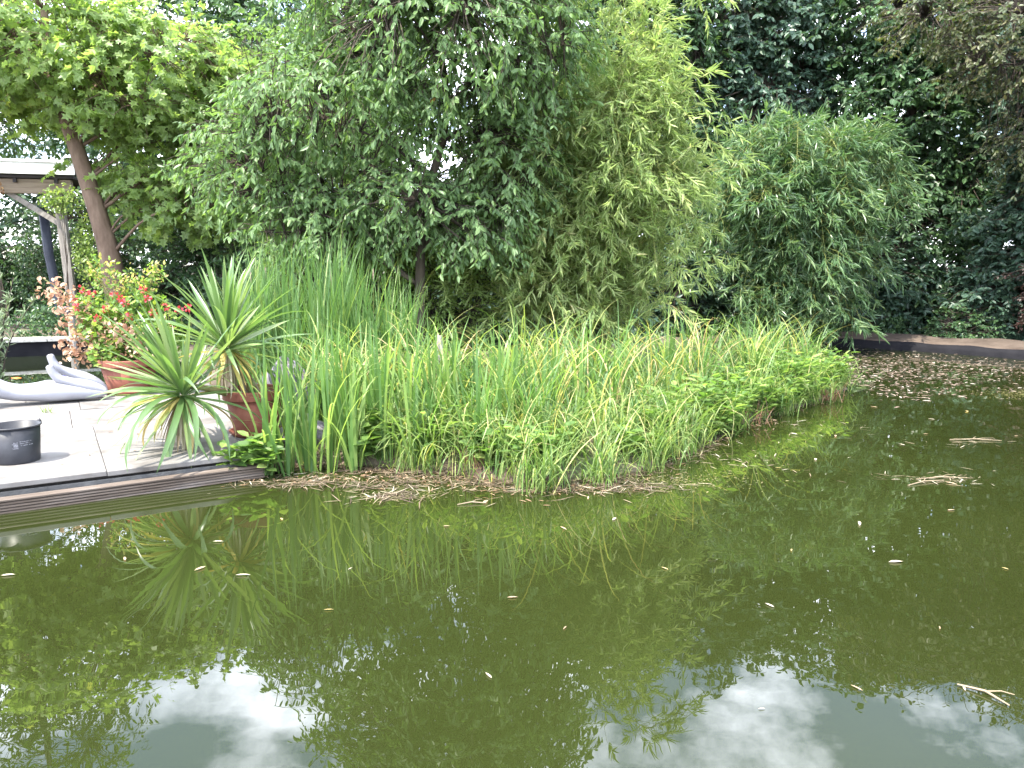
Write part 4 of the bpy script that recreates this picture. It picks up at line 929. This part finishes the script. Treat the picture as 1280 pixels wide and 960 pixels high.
# iris clumps, every leaf its own part
def iris_leaf(L, w, bend, tone):
    mb = MB(); blades(mb, np.zeros((1, 3)), np.array([0.0]), L, 0.0, bend, w, tone, 8, 0.1)
    return mb.mesh('iris_leaf', M['iris'])
il = [iris_leaf(1.0, w * 1.12, b, t) for w, b, t in ((.026, .10, .2), (.030, .22, .4), (.024, .35, .6), (.028, .15, .75), (.022, .7, .85), (.026, .05, .5), (.020, 1.6, .9), (.026, .3, .1))]
IR = [(-2.10, 6.42), (-1.92, 6.40), (-1.74, 6.47), (-1.58, 6.44), (-1.36, 6.52), (-2.02, 6.85), (-1.83, 6.72), (-1.62, 6.88), (-1.45, 6.70), (-1.25, 6.95), (-1.15, 6.72), (-0.92, 6.86), (-0.72, 6.95), (-0.70, 7.6), (-0.35, 7.3), (-0.15, 7.75), (0.05, 7.4), (-1.9, 7.25), (-1.35, 7.35), (0.40, 7.75), (0.85, 8.3), (1.35, 8.9), (0.25, 7.1), (-0.1, 6.9), (1.9, 9.3), (2.2, 9.1), (0.65, 7.3), (3.2, 10.4), (-1.05, 7.15), (-0.55, 7.05), (-0.3, 6.6), (-0.85, 6.6), (-1.5, 7.05)]
for k, (x, y) in enumerate(IR):
    o = empty('iris_clump', (x, y, max(0.0, zat(x, y)) - 0.03), random.uniform(0, 6.28), *(('clump of upright iris leaves standing in water at the terrace corner', 'iris', 'iris at the terrace corner') if k < 5 else ('clump of upright iris leaves along the litter strewn water edge', 'iris', 'iris along the water edge') if k < 13 else ('clump of iris leaves rising among the inner sedges', 'iris', 'iris among the sedges')))
    for q in range(17):
        a = random.uniform(0, 6.28); rr = random.uniform(0, .085)
        lf = link('leaf', random.choice(il), o)
        lf.location = (math.cos(a) * rr, math.sin(a) * rr, 0)
        tilt = random.gauss(0, .09) + rr * 2.6
        lf.rotation_euler = (0, tilt, a + random.uniform(-.4, .4))
        s = random.choice((random.uniform(.5, .9), random.uniform(.85, 1.35), random.uniform(.95, 1.35))) * (1.0 if k < 13 else .95); lf.scale = (random.uniform(.85, 1.2), random.uniform(.85, 1.2), s)
# tall cattails
def cattail_mesh(spike):
    mb = MB(); n = 20
    P = rng.normal(size=(n, 3)) * np.array([.10, .10, 0])
    blades(mb, P, rng.random(n) * 6.28, rng.uniform(1.3, 2.1, n), np.abs(rng.normal(size=n)) * .08, rng.uniform(0, .6, n), rng.uniform(.016, .026, n), rng.random(n) ** 1.3, 7)
    return mb.mesh('cattail_leaves', M['cattail'])
cm_ = [cattail_mesh(False) for _ in range(6)]
spike = MB(); tube(spike, [(0, 0, 0), (0.01, 0, 0.8), (0.02, 0, 1.5)], [.005, .004, .003], 5)
spike_stalk = spike.mesh('stalk', M['stem'])
spike = MB(); tube(spike, [(0.02, 0, 1.46), (0.021, 0, 1.48), (0.022, 0, 1.60), (0.024, 0, 1.62)], [.003, .008, .008, .003], 8)
spike_head = spike.mesh('spike', M['beam'], True)
k = 0
while k < 46:
    x = random.uniform(-3.5, -1.35); y = random.uniform(8.9, 10.8)
    if x < -3.2 and y < 9.4: continue
    o = empty('cattail_clump', (x, y, max(0.02, zat(x, y)) - .05), random.uniform(0, 6.28), 'clump of tall narrow cattail leaves behind the iris', 'cattail', 'cattails behind the yucca and iris')
    hh = random.uniform(.82, 1.08) * (1.0 if x < -2.0 else 0.86)
    lf = link('leaf_bunch', cm_[k % 6], o); lf.scale = (1, 1, hh)
    if k % 9 == 4:
        link('stalk', spike_stalk, o); link('spike', spike_head, o)
    k += 1
# arching sedges
def sedge_mesh(n, h0, h1, curl, wd, bias=1.15, mat='sedge'):
    mb = MB()
    P = rng.normal(size=(n, 3)) * np.array([.07, .07, 0])
    tone = rng.random(n) ** bias
    blades(mb, P, rng.random(n) * 6.28, rng.uniform(h0, h1, n), np.abs(rng.normal(size=n)) * .20, rng.uniform(curl * .4, curl * 1.5, n), rng.uniform(wd * .7, wd * 1.3, n), tone, 8)
    return mb.mesh('sedge_leaves', M[mat])
sm = [sedge_mesh(20, .75, 1.55, 2.0, .018, 1.6), sedge_mesh(22, .8, 1.6, 2.7, .015, 0.8), sedge_mesh(20, .6, 1.45, 2.4, .020, 1.3, 'cattail'), sedge_mesh(16, .8, 1.5, 1.0, .022, 1.2, 'iris'), sedge_mesh(22, .7, 1.5, 3.1, .014, 1.2), sedge_mesh(18, .6, 1.3, 2.6, .016, 2.2, 'cattail'), sedge_mesh(12, .5, 1.2, 2.2, .012, 1.0, 'straw')]
low = [sedge_mesh(22, .35, .95, 2.6, .011), sedge_mesh(22, .3, .8, 2.0, .012), sedge_mesh(20, .4, 1.05, 3.0, .010)]
FRONT = np.array([(-1.95, 6.75), (-1.2, 6.6), (-0.62, 6.42), (0.15, 5.98), (1.1, 6.4), (2.2, 7.9), (3.45, 9.3), (4.85, 11.0)])
BACK = np.array([(-2.4, 8.3), (-1.3, 9.9), (-0.5, 10.2), (0.4, 10.4), (1.3, 10.9), (2.6, 11.6), (3.6, 12.0), (4.4, 12.1)])
def bed(t, d):
    f = np.array([np.interp(t, np.linspace(0, 1, 8), FRONT[:, q]) for q in range(2)]); b_ = np.array([np.interp(t, np.linspace(0, 1, 8), BACK[:, q]) for q in range(2)])
    return f + (b_ - f) * d
for k in range(150):
    t = (k + random.random()) / 150; d = random.uniform(.13, .95)
    x, y = bed(t, d)
    if t < .22 and d < .4: d = random.uniform(.4, .9); x, y = bed(t, d)
    hh = random.uniform(.78, 1.12) * (0.82 if t > .78 else (0.9 if t > .6 else 1.0))
    if d < .25: hh *= .75
    o = link('sedge_tuft', random.choice(sm[:6] * 3 + sm[6:])); o.location = (x, y, max(0, zat(x, y)) - .03); o.rotation_euler = (0, 0, random.uniform(0, 6.28)); o.scale = (hh, hh, hh)
    tag(o, 'arching narrow leaved sedge tuft ' + zone(t), 'sedge', 'sedge tufts ' + zone(t))
for k in range(90):
    t = random.uniform(.18, 1) if k < 70 else random.uniform(.36, .66); d = random.uniform(-.02, .14) if k < 70 else random.uniform(-.04, .2); x, y = bed(t, d)
    o = link('low_sedge', random.choice(low)); o.location = (x, y, max(0, zat(x, y)) - .02); o.rotation_euler = (random.uniform(-.2, .2), random.uniform(-.2, .2), random.uniform(0, 6.28))
    tag(o, 'short trailing sedge at the water edge ' + zone(t), 'sedge', 'short edge sedges ' + zone(t))
# broad leaved herbs
def herb_mesh(stems, h, ls, ratio):
    mb = MB(); st = MB()
    for k in range(stems):
        az = random.uniform(0, 6.28); sp = random.uniform(.05, .22); hh = h * random.uniform(.6, 1.1)
        ln = spline([(0, 0, 0), (math.cos(az) * sp * .5, math.sin(az) * sp * .5, hh * .55), (math.cos(az) * sp, math.sin(az) * sp, hh)], 6)
        tube(mb, ln, np.linspace(.004, .002, 6), 4, .2)
        n = 9; t = np.linspace(.3, 1, n); P = np.stack([np.interp(t * 5, range(6), ln[:, q]) for q in range(3)], 1)
        aa = np.arange(n) * 2.4 + az; D = np.stack([np.cos(aa), np.sin(aa), rng.uniform(-.1, .5, n)], 1)
        leaves(mb, P, D, np.tile([0, 0, 1.0], (n, 1)) + rng.normal(size=(n, 3)) * .3, ls * rng.uniform(.7, 1.25, n), ls * ratio, 'oval', rng.random(n))
    return mb.mesh('herb', M['herb'])
hm = [herb_mesh(6, .36, .13, .58), herb_mesh(7, .45, .11, .55), herb_mesh(6, .28, .14, .62), herb_mesh(7, .52, .12, .5)]
for k in range(100):
    t = random.choice([random.uniform(.1, .45) if k % 2 else random.uniform(.6, .9), random.uniform(.5, 1.0), random.uniform(.62, 1.0)]); d = random.uniform(.0, .30 if t > .5 else .10); x, y = bed(t, d)
    o = link('marsh_herb', random.choice(hm)); o.location = (x, y, max(0, zat(x, y)) - .02); o.rotation_euler = (0, 0, random.uniform(0, 6.28)); s = random.uniform(.7, 1.2); o.scale = (s, s, s)
    tag(o, 'broad leaved bright green marsh herb ' + zone(t), 'herb', 'leafy marsh herbs ' + zone(t))
for (x, y) in ((-2.22, 6.33), (-2.34, 6.30), (-2.08, 6.28), (-2.2, 6.5)):
    o = link('ground_herb', hm[2]); o.location = (x, y, 0.02); o.rotation_euler = (0, 0, x * 9); tag(o, 'round leaved herb at the corner of the timber edging', 'herb', 'herbs at the terrace corner')
# reddish dead grass
rg = MB(); n = 90; blades(rg, rng.normal(size=(n, 3)) * np.array([.14, .08, 0]), rng.random(n) * 6.28, rng.uniform(.12, .34, n), rng.uniform(.1, .7, n), .8, .006, rng.random(n), 5)
rgm = rg.mesh('dead_grass', M['redgrass'])
for k, (x, y, lab) in enumerate(((-0.15, 6.42, 'reddish dead grass tuft at the water edge in front of iris'), (1.15, 7.05, 'reddish dead grass tuft under arching sedges'), (4.1, 10.05, 'brown dead grass tuft below the leafy point of the bed'), (2.65, 8.5, 'brown dead grass tuft halfway along the bed edge'))):
    o = link('dead_grass', rgm); o.location = (x, y, .02); o.rotation_euler = (0, 0, k); tag(o, lab, 'dead grass')
# stray long arching blades with yellow tips over the front
for k in range(64):
    t = random.uniform(.05, .98); d = random.uniform(.1, .6); x, y = bed(t, d)
    mb = MB(); n = 5; blades(mb, rng.normal(size=(n, 3)) * np.array([.05, .05, 0]), rng.random(n) * 6.28, rng.uniform(1.1, 1.6, n), rng.uniform(.05, .3, n), rng.uniform(1.2, 2.8, n), .013, rng.random(n) * .3 + .02 if k % 2 else rng.random(n) * .3 + .7, 11)
    o = mb.build('arching_blade', M['yellowleaf'] if k % 3 == 0 else M['sedge']); o.location = (x, y, max(0, zat(x, y))); tag(o, ('loose spray of long arching straw yellow blades ' if k % 3 == 0 else 'loose spray of long arching green blades ') + zone(t), 'sedge', ('yellow sprays ' if k % 3 == 0 else 'green sprays ') + zone(t))
# understory moss and litter: nobody could count it
mb = MB(); n = 4500
tt = rng.random(n); dd = rng.uniform(-.03, 1, n)
f = np.stack([np.interp(tt, np.linspace(0, 1, 8), FRONT[:, q]) for q in range(2)], 1); b_ = np.stack([np.interp(tt, np.linspace(0, 1, 8), BACK[:, q]) for q in range(2)], 1)
xy = f + (b_ - f) * dd[:, None]; zz = np.maximum(0, ground_z(xy[:, 0], xy[:, 1])) - .01
blades(mb, np.column_stack([xy, zz]), rng.random(n) * 6.28, rng.uniform(.1, .35, n), rng.uniform(.1, .9, n), 1.2, .009, rng.random(n), 4)
tag(mb.build('undergrowth', M['sedge']), 'short grassy undergrowth between the marsh plants', 'undergrowth', kind='stuff')

# ------------------------------------------------------------------ floating litter
def litter(name, label, pts, mat, l0, l1, ratio, kind='oval', z=0.006):
    n = len(pts); mb = MB()
    P = np.column_stack([pts, np.full(n, z) + rng.random(n) * .006]); az = rng.random(n) * 6.28
    D = np.stack([np.cos(az), np.sin(az), rng.normal(size=n) * .05], 1); N = np.tile([0, 0, 1.0], (n, 1)) + rng.normal(size=(n, 3)) * .12
    L = rng.uniform(l0, l1, n); leaves(mb, P, D, N, L, L * ratio, kind)
    return tag(mb.build(name, mat), label, 'litter', kind='stuff')
def gauss(c, s, n):
    return rng.normal(size=(n, 2)) * np.array(s) + np.array(c)
pts = np.concatenate([gauss((7.0, 14.2), (1.5, 1.1), 1500), gauss((6.2, 12.4), (1.0, .9), 800), gauss((9.0, 13.2), (.8, 1.0), 260), gauss((5.6, 10.8), (.4, .4), 120)])
pts = pts[sdist(pts[:, 0], pts[:, 1], POND) < -.12]
litter('floating_litter', 'scatter of pale fallen leaves floating below the far bank', pts, M['fadedleaf'], .04, .12, .26)
fr = []
for k in range(480):
    t = random.uniform(-.02, 1); d = -abs(random.gauss(0, .06)) + .015; fr.append(bed(max(0, t), d))
pts = np.concatenate([np.array(fr), gauss((-1.7, 6.2), (.35, .10), 110), gauss((-.7, 6.2), (.5, .10), 130), gauss((.35, 5.98), (.4, .10), 150)])
litter('shore_litter', 'brown reed litter floating along the marsh bed', pts, M['dry'], .02, .08, .2)
pts = np.concatenate([gauss((-1.6, 6.2), (.5, .14), 120), gauss((0.2, 6.05), (.6, .14), 130), gauss((1.9, 7.3), (.5, .4), 80), gauss((-0.95, 5.75), (.16, .08), 50), gauss((3.55, 6.25), (.26, .10), 60), gauss((4.5, 7.6), (.3, .10), 30), gauss((2.1, 6.75), (.25, .15), 40), gauss((3.2, 8.5), (.4, .3), 50)])
litter('straw_litter', 'pale straw pieces floating off the marsh bed', pts, M['straw'], .03, .15, .07)
fr = np.array([bed(random.uniform(.0, .72), -abs(random.gauss(0, .045)) + .02) for _ in range(1300)])
fr = np.concatenate([fr, gauss((-1.75, 6.1), (.22, .09), 160), gauss((-1.0, 6.05), (.25, .09), 160), gauss((0.9, 5.98), (.25, .08), 160), gauss((-.95, 5.72), (.14, .06), 70)])
litter('reed_mat', 'brown matted dead stems at the foot of the reeds', fr, M['deadmat'], .04, .22, .055, z=0.010)
for k in range(14):
    u_, v_ = random.uniform(-.6, 1.6), random.uniform(.1, 3.4)
    mb = MB(); leaves(mb, [(-.02, 0, .003)], [(1, .2, .1)], [(0, .1, 1)], random.uniform(.03, .07), random.uniform(.008, .02), 'oval', [random.random() * .6])
    o = mb.build('dry_leaf', M['dry']); o.location = dk(u_, v_, TZ + .002); o.rotation_euler = (0, 0, k * 1.7); tag(o, 'small dry leaf lying on the pale paving', 'leaf', 'dry leaves on the paving')
mat_ = gauss((0.75, 6.2), (.5, .16), 1500); mat_ = np.concatenate([mat_, gauss((7.2, 10.6), (.35, .25), 900), gauss((-.9, 5.8), (.22, .10), 250)])
litter('water_moss', 'olive green mat of floating moss at the water edge', mat_, M['moss'], .012, .04, .4, z=0.002)
# single fallen leaves on open water
fl = {}
for k, mname in enumerate(('straw', 'dry', 'yellowleaf')):
    mb = MB(); leaves(mb, [(-.05, 0, .004)], [(1, 0, .04)], [(0, .05, 1)], .11, .03, 'oval', [.8]); fl[k] = mb.mesh('fallen_leaf', M[mname])
FL = [(-1.9, 4.75), (-2.35, 4.45), (-1.83, 4.3), (-1.55, 4.2), (-1.62, 5.2), (-.95, 4.3), (-.45, 5.05), (.35, 5.0), (.72, 5.2), (-.95, 3.75), (-.1, 3.1), (.26, 3.55), (.0, 3.9), (1.35, 3.8), (1.75, 4.6), (1.0, 2.85), (1.45, 3.0), (2.1, 3.55),
      (2.3, 4.4), (2.9, 4.3), (2.4, 5.1), (3.2, 5.4), (3.6, 6.1), (2.8, 6.9), (2.35, 6.6), (3.9, 7.5), (3.4, 7.9), (4.4, 8.0), (4.9, 8.8), (5.6, 9.3), (4.2, 6.5), (3.5, 4.9), (-.2, 5.6), (-2.9, 4.2), (.9, 4.3), (1.9, 3.0), (5.3, 7.9), (4.6, 9.6), (2.7, 7.6), (6.0, 8.6), (3.0, 8.0)]
for k, (x, y) in enumerate(FL):
    o = link('fallen_leaf', fl[(0, 1, 1, 0, 2)[k % 5]]); o.location = (x, y, .003); o.rotation_euler = (0, 0, k * 2.1); s = random.uniform(.35, 1.0) if y > 4 else random.uniform(.25, .6); o.scale = (s, s * random.uniform(.6, 1.5), s)
    tag(o, 'single fallen leaf floating on open green water', 'leaf', 'fallen leaves on the open water')
for k, (x, y, a, L, lab) in enumerate(((1.95, 2.95, -.9, .2, 'thin forked twig floating near the open bottom of the pond'), (-.3, 5.55, .2, .22, 'straight pale straw floating before the dead grass tuft'), (3.6, 6.25, .1, .45, 'pale reed stalk floating apart from the bed'), (4.75, 7.7, -.1, .5, 'long reed stalk floating toward the far bank'), (3.4, 6.12, .4, .4, 'bent reed stalk lying across floating straw'))):
    mb = MB(); tube(mb, [(-L / 2, 0, .004), (0, .02, .012), (L / 2, -.01, .006)], [.004, .006, .003], 5); tube(mb, [(0, .02, .01), (L * .2, .07, .012), (L * .42, .09, .008)], [.004, .003, .002], 5)
    o = mb.build('floating_stalk', M['straw']); o.location = (x, y, .002); o.rotation_euler = (0, 0, a); tag(o, lab, 'stalk')
